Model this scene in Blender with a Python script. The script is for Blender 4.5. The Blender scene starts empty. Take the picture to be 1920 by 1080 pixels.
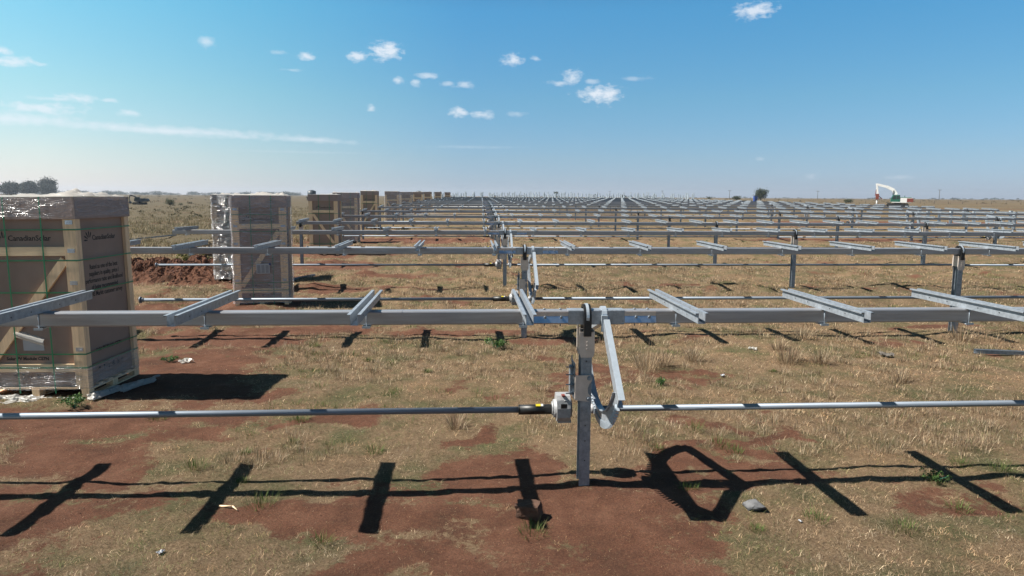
import bpy, bmesh, math, random
import numpy as np
from math import radians as R, sin, cos, pi
from mathutils import Vector, Matrix
random.seed(7)
rng = np.random.default_rng(11)
scene = bpy.context.scene
COL = scene.collection

# ------------------------------------------------------------------ camera
H = 2.6
cd = bpy.data.cameras.new('camera'); cam = bpy.data.objects.new('camera', cd); COL.objects.link(cam)
cd.sensor_width = 36.0; cd.lens = 36.0 * 1317 / 1920; cd.clip_start = 0.1; cd.clip_end = 30000
th, ps, ro = R(7.42), R(3.63), R(0.34)
fw = Vector((sin(ps) * cos(th), cos(ps) * cos(th), -sin(th)))
rt = Vector((cos(ps), -sin(ps), 0)); up = rt.cross(fw)
r2 = cos(ro) * rt + sin(ro) * up; u2 = -sin(ro) * rt + cos(ro) * up
m = Matrix((r2, u2, -fw)).transposed().to_4x4(); m.translation = Vector((0, 0, H))
cam.matrix_world = m
scene.camera = cam

# ------------------------------------------------------------------ sky and sun
SUN_EL, SUN_AZ = 50.1, -89.0          # azimuth clockwise from +Y: the sun stands to the left
w = bpy.data.worlds.new('World'); scene.world = w; w.use_nodes = True
nt = w.node_tree; nt.nodes.clear()
def N(tree, t, **kw):
    n = tree.nodes.new(t)
    for k, v in kw.items(): setattr(n, k, v)
    return n
out = N(nt, 'ShaderNodeOutputWorld'); bg = N(nt, 'ShaderNodeBackground'); bg.inputs[1].default_value = 0.0577
sky = N(nt, 'ShaderNodeTexSky', sky_type='NISHITA', sun_disc=False)
sky.sun_elevation = R(SUN_EL); sky.sun_rotation = R(SUN_AZ % 360); sky.altitude = 1500
sky.air_density = 1.0; sky.dust_density = 1.0; sky.ozone_density = 2.6
nt.links.new(bg.outputs[0], out.inputs[0])
tc = N(nt, 'ShaderNodeTexCoord'); sep = N(nt, 'ShaderNodeSeparateXYZ'); nt.links.new(tc.outputs['Generated'], sep.inputs[0])
def wm(op, a, b=None, c=None, clamp=False):
    n = N(nt, 'ShaderNodeMath', operation=op, use_clamp=clamp)
    for i, v in enumerate((a, b, c)):
        if v is None: continue
        if isinstance(v, (int, float)): n.inputs[i].default_value = v
        else: nt.links.new(v, n.inputs[i])
    return n.outputs[0]
az = wm('MULTIPLY', wm('ARCTAN2', sep.outputs[0], sep.outputs[1]), 57.2958)
el = wm('MULTIPLY', wm('ARCSINE', sep.outputs[2]), 57.2958)
cmb = N(nt, 'ShaderNodeCombineXYZ'); nt.links.new(az, cmb.inputs[0]); nt.links.new(el, cmb.inputs[1])
nz = N(nt, 'ShaderNodeTexNoise'); nz.inputs['Scale'].default_value = 1.6; nz.inputs['Detail'].default_value = 7; nz.inputs['Roughness'].default_value = .62
mpn = N(nt, 'ShaderNodeMapping'); mpn.inputs['Scale'].default_value = (.8, 1.5, 1); nt.links.new(cmb.outputs[0], mpn.inputs[0]); nt.links.new(mpn.outputs[0], nz.inputs[0])
noise = nz.outputs[0]
# small fair-weather clouds: (azimuth, elevation, half width, half height, strength), degrees on the sky
clouds = [(-6.38,11.03,1.45,.8,1),(-8.54,10.48,.85,.5,.9),(-12.34,10.32,.75,.35,.85),(-19.27,10.87,.7,.45,.6),(-7.48,6.78,.45,.32,.7),
(3.61,10.54,.95,.5,.9),(5.46,10.67,.5,.2,.6),(8.25,9.3,.85,.65,.8),(10.53,7.97,1.95,.8,1),(7.33,8.84,1.1,.22,.6),(9.85,8.94,.65,.25,.5),
(21.88,13.54,1.65,.66,.9),(-.69,6.6,.85,.52,.85),(1.21,6.42,1.0,.4,.75),(-3.07,9.26,1.0,.28,.65),(-5.39,8.88,.5,.38,.7),(-4.03,8.75,.5,.38,.6),
(-1.53,8.69,.7,.24,.55),(-.18,8.67,.8,.28,.6),(-27.53,6.44,1.4,.33,.75),(-29.6,5.62,2.8,.42,.75),(-24.55,5.64,.85,.3,.6),(-25.57,6.43,.65,.16,.55),
(-31.2,8.47,2.0,.4,.85),(-31.6,9.1,.7,.4,.8),(13.15,9.12,1.2,.2,.35),(3.89,6.48,.9,.25,.35),(22.78,2.94,.34,.2,.35),(26.4,1.6,.5,.25,.3),
(32.13,1.49,.9,.2,.3),(-28.91,6.3,1.9,.16,.5),(-13.45,9.31,.8,.14,.35),(-14.36,10.5,.7,.2,.35),(-22,4.55,11,.42,.75),(-31,4.85,5,.5,.7),(-12.5,4.25,4.6,.3,.6),(0.3,3.9,4.6,.15,.22),(-13,3.3,7,.12,.15)]
acc = None
for (a, e, wa, we, s) in clouds:
    mp = N(nt, 'ShaderNodeMapping', vector_type='TEXTURE')
    mp.inputs['Location'].default_value = (a, e, 0); mp.inputs['Scale'].default_value = (wa, we, 1)
    if a == -22: mp.inputs['Rotation'].default_value = (0, 0, R(-1.2))
    if a == -12.5: mp.inputs['Rotation'].default_value = (0, 0, R(-2.5))
    nt.links.new(cmb.outputs[0], mp.inputs[0])
    ln = N(nt, 'ShaderNodeVectorMath', operation='LENGTH'); nt.links.new(mp.outputs[0], ln.inputs[0])
    d = wm('SUBTRACT', 1.0, ln.outputs['Value'])
    amp = 2.5 if wa < 4 else 1.6
    v = wm('MULTIPLY_ADD', wm('SUBTRACT', noise, .5), amp, d)
    if wa < 4: v = wm('MULTIPLY', v, 1.15)
    v = wm('MINIMUM', v, 1.0)
    # nothing outside the reach of the cloud
    v = wm('MULTIPLY', v, wm('GREATER_THAN', 1.75, ln.outputs['Value']))
    v = wm('MULTIPLY', v, s)
    acc = v if acc is None else wm('MAXIMUM', acc, v)
acc = wm('MULTIPLY', acc, 1.0, clamp=True)
mix = N(nt, 'ShaderNodeMix', data_type='RGBA'); nt.links.new(wm('MULTIPLY', acc, .84), mix.inputs[0])
def wramp(v, stops):
    r = N(nt, 'ShaderNodeValToRGB'); e = r.color_ramp.elements
    while len(e) < len(stops): e.new(.5)
    for i, (p, c) in enumerate(stops): e[i].position = p; e[i].color = c + (1,)
    nt.links.new(v, r.inputs[0]); return r.outputs[0]
# hazier, bluer air low down and clearer blue higher in view; paler towards the sun (half values, doubled below)
eramp = wramp(wm('DIVIDE', el, 30.0, clamp=True), [(0, (.280,.322,.49)), (.1, (.305,.375,.455)), (.25, (.29,.465,.495)), (.47, (.235,.56,.62)), (.75, (.17,.33,.37)), (1, (.11,.19,.21))])  # last stops dim the unseen sky overhead, added to deepen cast shadows
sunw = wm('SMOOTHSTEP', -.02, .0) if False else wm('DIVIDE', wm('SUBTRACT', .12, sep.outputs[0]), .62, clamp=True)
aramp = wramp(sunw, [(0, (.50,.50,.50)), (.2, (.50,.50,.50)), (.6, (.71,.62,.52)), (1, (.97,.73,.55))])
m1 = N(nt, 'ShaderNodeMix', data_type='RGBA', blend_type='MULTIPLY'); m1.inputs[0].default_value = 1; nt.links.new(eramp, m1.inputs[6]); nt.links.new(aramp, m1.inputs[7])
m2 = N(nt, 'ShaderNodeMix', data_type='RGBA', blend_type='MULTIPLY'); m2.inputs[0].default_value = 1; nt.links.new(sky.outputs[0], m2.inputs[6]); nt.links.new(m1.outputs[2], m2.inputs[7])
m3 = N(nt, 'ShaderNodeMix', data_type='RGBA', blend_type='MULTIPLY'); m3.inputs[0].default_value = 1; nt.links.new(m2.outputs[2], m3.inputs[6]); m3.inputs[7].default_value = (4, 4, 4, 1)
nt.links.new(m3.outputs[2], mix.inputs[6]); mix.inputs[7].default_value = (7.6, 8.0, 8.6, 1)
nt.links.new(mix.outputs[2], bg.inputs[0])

sd = bpy.data.lights.new('sun', 'SUN'); sun = bpy.data.objects.new('sun', sd); COL.objects.link(sun)
sd.energy = 5.0; sd.angle = R(.53); sd.color = (1, .95, .87)
sv = Vector((sin(R(SUN_AZ)) * cos(R(SUN_EL)), cos(R(SUN_AZ)) * cos(R(SUN_EL)), sin(R(SUN_EL))))
sun.rotation_euler = sv.to_track_quat('Z', 'Y').to_euler(); sun.location = (-40, 0, 60)
scene.view_settings.view_transform = 'Standard'; scene.view_settings.look = 'None'
scene.view_settings.exposure = 1.0; scene.view_settings.gamma = 1.0
scene.render.engine = 'CYCLES'
scene.cycles.max_bounces = 8; scene.cycles.transparent_max_bounces = 16

# ------------------------------------------------------------------ materials
def new_mat(name):
    mt = bpy.data.materials.new(name); mt.use_nodes = True
    return mt, mt.node_tree, mt.node_tree.nodes['Principled BSDF']
def mat(name, col, rough=.6, metal=0, var=.12, scale=8, bump=0, bscale=40, stretch=(1, 1, 1), spec=None, alpha=None, k=.66):
    col = tuple(c * k for c in col)
    mt, t, b = new_mat(name)
    co = N(t, 'ShaderNodeTexCoord'); mp = N(t, 'ShaderNodeMapping'); mp.inputs['Scale'].default_value = stretch
    t.links.new(co.outputs['Object'], mp.inputs[0])
    n = N(t, 'ShaderNodeTexNoise'); n.inputs['Scale'].default_value = scale; n.inputs['Detail'].default_value = 5; n.inputs['Roughness'].default_value = .65
    t.links.new(mp.outputs[0], n.inputs[0])
    r = N(t, 'ShaderNodeValToRGB'); r.color_ramp.elements[0].position = .3; r.color_ramp.elements[1].position = .7
    r.color_ramp.elements[0].color = tuple(max(0, c * (1 - var)) for c in col) + (1,)
    r.color_ramp.elements[1].color = tuple(min(1, c * (1 + var)) for c in col) + (1,)
    t.links.new(n.outputs[0], r.inputs[0]); t.links.new(r.outputs[0], b.inputs['Base Color'])
    b.inputs['Roughness'].default_value = rough; b.inputs['Metallic'].default_value = metal
    if spec is not None: b.inputs['Specular IOR Level'].default_value = spec
    if alpha is not None: b.inputs['Alpha'].default_value = alpha
    if bump:
        n2 = N(t, 'ShaderNodeTexNoise'); n2.inputs['Scale'].default_value = bscale; n2.inputs['Detail'].default_value = 4
        t.links.new(mp.outputs[0], n2.inputs[0])
        bp = N(t, 'ShaderNodeBump'); bp.inputs['Strength'].default_value = bump; bp.inputs['Distance'].default_value = .02
        t.links.new(n2.outputs[0], bp.inputs['Height']); t.links.new(bp.outputs[0], b.inputs['Normal'])
    return mt
M = {}
M['galv'] = mat('galvanised_steel', (.37, .42, .48), .5, .5, .3, 22, .05, 60, k=.64)
M['galv_tube'] = mat('galvanised_tube', (.41, .415, .44), .4, .5, .2, 5, .05, 30, (.25, 3, 3), k=.8)
M['galv_pale'] = mat('pale_galvanised_steel', (.50, .55, .61), .42, .4, .26, 24, .04, 60, k=.62)
M['galv_white'] = mat('bright_galvanised_steel', (.62, .70, .78), .36, .3, .08, 20)
M['rod'] = mat('rod_steel', (.36, .42, .50), .58, .55, .14, 10, .04, 40, (.3, 3, 3), k=.55)
M['splice'] = mat('mill_finish_steel', (.46, .52, .62), .32, .9, .2, 12, .12, 10, k=.95)
M['plate'] = mat('dull_plate_steel', (.60, .52, .46), .5, .2, .12, 18, k=.9)
M['black'] = mat('black_rubber', (.012, .012, .013), .45, 0, .3, 20)
M['cast'] = mat('cast_gearbox_paint', (.62, .62, .63), .5, .15, .2, 20, .15, 40, k=.52)
M['yellow'] = mat('yellow_sticker', (.75, .6, .03), .5, 0, .1, 20)
M['sticker'] = mat('white_sticker', (.7, .7, .7), .5, 0, .05, 20)
M['card'] = mat('brown_cardboard', (.36, .255, .20), .8, 0, .10, 2.0, .12, 9, k=.84)
M['card_dark'] = mat('kraft_lid_cardboard', (.36, .27, .235), .8, 0, .1, 3, .15, 14, k=.92)
M['wood'] = mat('pale_pine', (.84, .58, .35), .7, 0, .22, 5, .06, 30, (5, 5, .5), k=1.0)
M['wood_y'] = mat('yellow_pine', (.88, .62, .38), .7, 0, .2, 5, .05, 30, (.5, 5, 5), k=1.0)
M['strap'] = mat('green_strap', (.03, .30, .13), .4, 0, .1, 10)
M['ink'] = mat('black_ink', (.03, .028, .028), .7, 0, .1, 10)
M['inkblue'] = mat('blue_ink', (.03, .05, .25), .6, 0, .1, 10)
M['paper'] = mat('white_paper', (.70, .72, .76), .5, 0, .08, 6, k=.6)
M['stone'] = mat('grey_stone', (.17, .17, .175), .85, 0, .35, 14, .5, 30)
M['brick'] = mat('reddish_rock', (.13, .065, .04), .9, 0, .3, 14, .5, 30)
M['clod'] = mat('red_clod', (.16, .07, .045), .95, 0, .3, 12, .5, 30)
M['bark'] = mat('bark', (.09, .07, .05), .9, 0, .3, 5, .4, 20)
M['pole_wood'] = mat('dry_pallet_wood', (.50, .40, .28), .8, 0, .25, 6, .1, 30, (.5, 5, 5), k=.62)
M['pole'] = mat('weathered_pole', (.16, .14, .12), .85, 0, .2, 5)
M['white_paint'] = mat('white_machine_paint', (.80, .78, .75), .4, 0, .08, 3, k=1)
M['red_paint'] = mat('faded_red_paint', (.30, .07, .045), .5, 0, .2, 3)
M['green_paint'] = mat('green_machine_paint', (.03, .2, .13), .4, 0, .15, 3)
M['track'] = mat('track_steel', (.04, .038, .036), .7, .3, .3, 5)
M['glass'] = mat('cab_glass', (.03, .06, .06), .1, 0, .1, 3)
M['dark_paint'] = mat('dark_machine_paint', (.05, .055, .07), .5, 0, .2, 3)
M['blue_plastic'] = mat('blue_plastic', (.02, .07, .36), .5, 0, .08, 3)
M['tank'] = mat('tank_plastic', (.05, .07, .09), .5, 0, .08, 3)

def film_mat(name, alpha, streak, col=(.75, .76, .8), nscale=5, sz=9):
    mt, t, b = new_mat(name)
    co = N(t, 'ShaderNodeTexCoord'); mp = N(t, 'ShaderNodeMapping'); mp.inputs['Scale'].default_value = (1, 1, sz)
    t.links.new(co.outputs['Object'], mp.inputs[0])
    n = N(t, 'ShaderNodeTexNoise'); n.inputs['Scale'].default_value = nscale; n.inputs['Detail'].default_value = 6; n.inputs['Distortion'].default_value = .8
    t.links.new(mp.outputs[0], n.inputs[0])
    bp = N(t, 'ShaderNodeBump'); bp.inputs['Strength'].default_value = streak; bp.inputs['Distance'].default_value = .06
    t.links.new(n.outputs[0], bp.inputs['Height']); t.links.new(bp.outputs[0], b.inputs['Normal'])
    mr = N(t, 'ShaderNodeMapRange'); mr.inputs[1].default_value = .42; mr.inputs[2].default_value = .72
    mr.inputs[3].default_value = alpha * .45; mr.inputs[4].default_value = min(1, alpha * 1.9)
    t.links.new(n.outputs[0], mr.inputs[0]); t.links.new(mr.outputs[0], b.inputs['Alpha'])
    b.inputs['Base Color'].default_value = col + (1,); b.inputs['Roughness'].default_value = .12; b.inputs['Specular IOR Level'].default_value = .8
    return mt
M['film'] = film_mat('stretch_film', .2, .9)
M['film_soft'] = film_mat('soft_stretch_film', .3, .8, (.62, .62, .68))
M['film_white'] = film_mat('thick_stretch_film', .8, 1.6, (.92, .93, .96), 3.5, 20)
def sheet_mat():
    mt, t, b = new_mat('milky_plastic_sheet')
    b.inputs['Base Color'].default_value = (.56, .54, .50, 1); b.inputs['Roughness'].default_value = .3
    tr = N(t, 'ShaderNodeBsdfTranslucent'); tr.inputs[0].default_value = (.8, .78, .74, 1)
    tp = N(t, 'ShaderNodeBsdfTransparent'); mx = N(t, 'ShaderNodeMixShader'); mx.inputs[0].default_value = .35
    mx2 = N(t, 'ShaderNodeMixShader'); mx2.inputs[0].default_value = .15
    t.links.new(b.outputs[0], mx.inputs[1]); t.links.new(tr.outputs[0], mx.inputs[2])
    t.links.new(mx.outputs[0], mx2.inputs[1]); t.links.new(tp.outputs[0], mx2.inputs[2])
    t.links.new(mx2.outputs[0], t.nodes['Material Output'].inputs[0])
    return mt
M['sheet'] = sheet_mat()
def leaf_mat(name, rough=.7, trans=.25):
    mt, t, b = new_mat(name)
    a = N(t, 'ShaderNodeAttribute'); a.attribute_name = 'tint'
    t.links.new(a.outputs['Color'], b.inputs['Base Color']); b.inputs['Roughness'].default_value = rough; b.inputs['Specular IOR Level'].default_value = .25
    tr = N(t, 'ShaderNodeBsdfTranslucent'); t.links.new(a.outputs['Color'], tr.inputs[0])
    mx = N(t, 'ShaderNodeMixShader'); mx.inputs[0].default_value = trans
    t.links.new(b.outputs[0], mx.inputs[1]); t.links.new(tr.outputs[0], mx.inputs[2]); t.links.new(mx.outputs[0], t.nodes['Material Output'].inputs[0])
    return mt
M['leaf'] = leaf_mat('leaves')

# ------------------------------------------------------------------ helpers
def tag(o, label=None, cat=None, group=None, kind=None):
    if label: o['label'] = label
    if cat: o['category'] = cat
    if group: o['group'] = group
    if kind: o['kind'] = kind
    return o
def empty(name, loc=(0, 0, 0), rz=0):
    o = bpy.data.objects.new(name, None); COL.objects.link(o); o.location = loc; o.rotation_euler = (0, 0, rz); o.empty_display_size = .2
    return o
class MB:
    def __init__(s): s.v = []; s.f = []; s.m = []; s.sm = []
    def add(s, vs, fs, mi=0, smooth=False):
        b = len(s.v); s.v += [tuple(p) for p in vs]
        for f in fs: s.f.append([b + i for i in f]); s.m.append(mi); s.sm.append(smooth)
    def box(s, x0, x1, y0, y1, z0, z1, mi=0):
        s.add([(x0,y0,z0),(x1,y0,z0),(x1,y1,z0),(x0,y1,z0),(x0,y0,z1),(x1,y0,z1),(x1,y1,z1),(x0,y1,z1)],
              [(0,3,2,1),(4,5,6,7),(0,1,5,4),(1,2,6,5),(2,3,7,6),(3,0,4,7)], mi)
    def obox(s, c, sx, sy, sz, rot, mi=0):
        rm = rot if isinstance(rot, Matrix) else Matrix.Rotation(rot, 3, 'Z'); c = Vector(c)
        P = [c + rm @ Vector((a * sx / 2, b * sy / 2, d * sz / 2)) for d in (-1, 1) for (a, b) in ((-1,-1),(1,-1),(1,1),(-1,1))]
        s.add(P, [(0,3,2,1),(4,5,6,7),(0,1,5,4),(1,2,6,5),(2,3,7,6),(3,0,4,7)], mi)
    def beam(s, a, b, wx, wz, mi=0, upv=(0, 0, 1)):
        a = Vector(a); b = Vector(b); d = (b - a); L = d.length; d.normalize(); u = Vector(upv)
        if abs(d.dot(u)) > .98: u = Vector((0, 1, 0))
        x = d.cross(u).normalized(); z = x.cross(d)
        P = [p + x * (i * wx / 2) + z * (j * wz / 2) for p in (a, b) for (i, j) in ((-1,-1),(1,-1),(1,1),(-1,1))]
        s.add(P, [(0,3,2,1),(4,5,6,7),(0,1,5,4),(1,2,6,5),(2,3,7,6),(3,0,4,7)], mi)
    def cyl(s, a, b, r, r1=None, n=12, mi=0, caps=True):
        a = Vector(a); b = Vector(b); d = (b - a).normalized(); r1 = r if r1 is None else r1
        u = Vector((0, 0, 1)) if abs(d.z) < .9 else Vector((1, 0, 0)); x = d.cross(u).normalized(); y = d.cross(x)
        P = [p + x * (cos(2*pi*i/n) * rr) + y * (sin(2*pi*i/n) * rr) for p, rr in ((a, r), (b, r1)) for i in range(n)]
        base = len(s.v); s.v += [tuple(p) for p in P]
        for i in range(n):
            j = (i + 1) % n; s.f.append([base+i, base+j, base+n+j, base+n+i]); s.m.append(mi); s.sm.append(True)
        if caps:
            s.f.append([base+i for i in range(n)][::-1]); s.m.append(mi); s.sm.append(False)
            s.f.append([base+n+i for i in range(n)]); s.m.append(mi); s.sm.append(False)
    def prism(s, prof, x0, x1, mi=0, axis='x', smooth=False):
        n = len(prof)
        if axis == 'x': P = [(x, p[0], p[1]) for x in (x0, x1) for p in prof]
        elif axis == 'y': P = [(p[0], y, p[1]) for y in (x0, x1) for p in prof]
        else: P = [(p[0], p[1], z) for z in (x0, x1) for p in prof]
        b = len(s.v); s.v += P
        for i in range(n):
            j = (i + 1) % n; s.f.append([b+i, b+j, b+n+j, b+n+i]); s.m.append(mi); s.sm.append(smooth)
        s.f.append([b+i for i in range(n)][::-1]); s.m.append(mi); s.sm.append(False)
        s.f.append([b+n+i for i in range(n)]); s.m.append(mi); s.sm.append(False)
    def mesh(s, name, mats):
        me = bpy.data.meshes.new(name); me.from_pydata(s.v, [], s.f)
        for k in (mats if isinstance(mats, (list, tuple)) else [mats]): me.materials.append(M[k])
        me.polygons.foreach_set('material_index', s.m); me.polygons.foreach_set('use_smooth', s.sm)
        bm = bmesh.new(); bm.from_mesh(me); bmesh.ops.recalc_face_normals(bm, faces=bm.faces); bm.to_mesh(me); bm.free()
        me.update(); return me
    def build(s, name, mats, parent=None, loc=None, rot=None):
        return put(name, s.mesh(name, mats), parent, loc, rot)
def put(name, me, parent=None, loc=None, rot=None):
    o = bpy.data.objects.new(name, me); COL.objects.link(o)
    if parent is not None: o.parent = parent
    if loc is not None: o.location = loc
    if rot is not None: o.rotation_euler = rot
    return o

# ------------------------------------------------------------------ noise and terrain
TAB = rng.random((256, 256))
def vnoise(x, y):
    x = np.asarray(x, float); y = np.asarray(y, float)
    xi = np.floor(x).astype(int); yi = np.floor(y).astype(int); fx = x - xi; fy = y - yi
    fx = fx*fx*(3-2*fx); fy = fy*fy*(3-2*fy); a = xi & 255; b = yi & 255; a1 = (a+1) & 255; b1 = (b+1) & 255
    return (TAB[a, b]*(1-fx)+TAB[a1, b]*fx)*(1-fy) + (TAB[a, b1]*(1-fx)+TAB[a1, b1]*fx)*fy
def fbm(x, y, s, o=4):
    t = 0; a = .5; n = 0
    for i in range(o):
        t = t + a * vnoise(x * s + 17.3*i, y * s + 9.1*i); n += a; a *= .5; s *= 2.03
    return t / n
def sstep(a, b, x):
    t = np.clip((x - a) / (b - a), 0, 1); return t*t*(3-2*t)
MID = ([-100,26,33,40,46,53,60,80,110,150,200,260,400,1500,9000],[0,.02,.07,.16,.26,.34,.41,.53,.62,.95,1.6,2.0,2.2,2.35,2.3])
RGT = ([-100,26,33,40,46,53,60,80,110,150,200,260,400,1500,9000],[0,.02,.07,.16,.26,.34,.41,.53,.62,.85,1.0,1.15,1.7,2.25,2.3])
LFT = ([-100,40,80,170,300,500,1500,9000],[0,.02,.1,.3,.7,1.3,2.2,2.3])
# trench heap beside the crates
HEAP = [(-10.9,24.3,1.6,.9,.38),(-9.4,22.9,1.5,.8,.42),(-8.2,21.2,1.0,.9,.22),(-11.8,23.0,1.4,.8,.34),(-8.6,24.6,1.3,.8,.3),(-9.9,21.4,1.2,.6,.2)]
POSTS_NEAR = [(1.03, 6.0), (1.03, 12.7), (9.28, 12.7), (1.03, 19.45), (9.28, 19.45)]
def smooth_z(x, y):
    a = np.interp(y, *MID); b = np.interp(y, *RGT); c = np.interp(y, *LFT)
    z = a + (b - a) * sstep(50, 85, x) ; z = z + (c - z) * sstep(-11, -34, x)
    return z
def ground_z(x, y):
    x = np.asarray(x, float); y = np.asarray(y, float)
    z = smooth_z(x, y)
    near = 1 - sstep(35, 90, np.hypot(x, y))
    z = z + near * sstep(9, 20, y) * np.clip(fbm(x + 9, y, 1.1, 4) - .48, 0, 1) * .45
    z = z + near * ((fbm(x, y, .55, 3) - .5) * .10 + (fbm(x + 50, y, 3.2, 3) - .5) * .035)
    z = z + near * np.clip(fbm(x, y + 80, 9, 2) - .5, 0, 1) * .05
    h = 0
    for (cx, cy, rx, ry, hh) in HEAP:
        q = np.exp(-(((x-cx)/rx)**2 + ((y-cy)/ry)**2)); h = h + hh * q * (.55 + .9 * fbm(x, y, 2.5, 4))
    for (cx, cy) in POSTS_NEAR: z = z + .045 * np.exp(-(((x-cx)/.22)**2 + ((y-cy)/.16)**2)) * (.6 + .8*fbm(x, y, 12, 3))
    return z + h * .25
def heap_z(x, y):
    h = 0
    for (cx, cy, rx, ry, hh) in HEAP:
        q = np.exp(-(((x-cx)/rx)**2 + ((y-cy)/ry)**2)); h = h + hh * q
    rid = 1 - np.abs(fbm(x, y, 1.6, 5) - .5) * 4; rid2 = 1 - np.abs(fbm(x + 9, y, 4.5, 4) - .5) * 4
    return h * (.5 + .8 * np.clip(rid, 0, 1)) * .62 + np.clip(h * 3, 0, 1) * (np.clip(rid2, 0, 1) - .45) * .22 - .06
# ------- bare red soil against matted grass
SOIL = [(1.13,5.12,.75,.5),(1.68,5.57,.7,.45),(.62,6.3,.7,.6),(.09,5.27,.8,.5),(-.79,5.5,.55,.3),(.75,4.4,1.1,.5),(2.85,6.75,.35,.16),(3.25,6.85,.35,.14),
(-3.7,5.6,1.15,.5),(-3.9,6.9,.9,.5),(-4.9,8.0,1.5,.6),(-2.9,7.5,.6,.25),(-4.2,10.6,1.3,1.2),(-4.5,12.6,1.3,.9),(-6.4,14.9,2.2,1.5),(-2.8,13.5,1.2,.45),(-.3,13.3,1.4,.35),
(1.76,12.4,.9,.3),(-1.5,8.0,.55,.3),(-9.2,22.7,3.5,2.2),(-5.0,26,1.8,1.6),(-3.0,22.8,1.8,.7),(-2.3,39,4,2.2),(9.5,13.5,.9,.3),(-3.8,9.4,1.4,.5),
(-.49,4.6,.5,.3),(-1.4,5.4,.5,.3),(.13,7.35,.3,.3),(-5.5,17,1.6,1.5),(-5.5,31.5,2.4,2),(-6,38.5,3,2),(-3.4,8.2,.9,.3),(2.3,6.2,.8,.35),(-3,19.5,2,.5),(0,26.3,2.5,.5),(12,33,5,.8),(22,40,6,1),(6,20,.8,.3),(-13,34,5,1.0),(40,62,14,3)]
def soil_f(x, y):
    x = np.asarray(x, float); y = np.asarray(y, float)
    wx = x + (fbm(x, y, 1.3, 6) - .5) * 1.9; wy = y + (fbm(x + 31, y + 7, 1.3, 6) - .5) * 1.3
    s = np.zeros_like(x)
    for (cx, cy, rx, ry) in SOIL:
        s = np.maximum(s, 1.25 - ((wx-cx)/rx)**2 *.62 - ((wy-cy)/ry)**2 *.62)
    s = np.clip(s, 0, 1)
    n = fbm(x, y, .9, 5); s = np.maximum(s, sstep(.62, .74, n) * .7 * (1 - sstep(10, 60, y)) + sstep(.6, .72, fbm(x, y, .12, 4)) * .5 * sstep(20, 60, y))
    s = s + (fbm(x + 5, y + 3, 4, 5) - .5) * 1.5 * (s > .02) * (s < .995)
    left = sstep(-1, -4, x) * (1 - sstep(9, 12, y)); s = np.maximum(s, left * .5 * sstep(.42, .62, fbm(x, y, 2, 4)) )
    return np.clip(s, 0, 1)
def axis(lo, hi, step, ext_lo, ext_hi, g=1.07):
    a = list(np.arange(lo, hi, step)); s = step; x = a[-1]
    while x < ext_hi: s *= g; x += s; a.append(x)
    s = step; x = lo; pre = []
    while x > ext_lo: s *= g; x -= s; pre.append(x)
    return np.array(pre[::-1] + a)
xs = axis(-7, 9, .055, -3400, 3400, 1.035); ys = axis(3.2, 15, .05, -280, 4000, 1.02)
X, Y = np.meshgrid(xs, ys); Z = ground_z(X, Y)
nx, ny = len(xs), len(ys)
me = bpy.data.meshes.new('ground')
co = np.stack([X.ravel(), Y.ravel(), Z.ravel()], 1)
me.vertices.add(nx*ny); me.vertices.foreach_set('co', co.ravel())
ii = (np.arange(ny-1)[:, None] * nx + np.arange(nx-1)[None, :]).ravel()
q = np.stack([ii, ii+1, ii+nx+1, ii+nx], 1).astype(np.int32)
me.loops.add(q.size); me.loops.foreach_set('vertex_index', q.ravel())
me.polygons.add(len(q)); me.polygons.foreach_set('loop_start', np.arange(0, q.size, 4, dtype=np.int32)); me.polygons.foreach_set('loop_total', np.full(len(q), 4, np.int32))
me.polygons.foreach_set('use_smooth', np.ones(len(q), bool))
me.update(); me.validate()
at = me.attributes.new('soil', 'FLOAT', 'POINT'); at.data.foreach_set('value', soil_f(X, Y).ravel().astype(np.float32))
at = me.attributes.new('veld', 'FLOAT', 'POINT'); at.data.foreach_set('value', np.clip(sstep(-8, -14, X) * sstep(28, 40, Y) * .85 + sstep(60, 140, Y) * .6 + .5 * (fbm(X, Y, .16, 4) - .45) * 2 * sstep(12, 20, Y), 0, 1).ravel().astype(np.float32))
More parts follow.
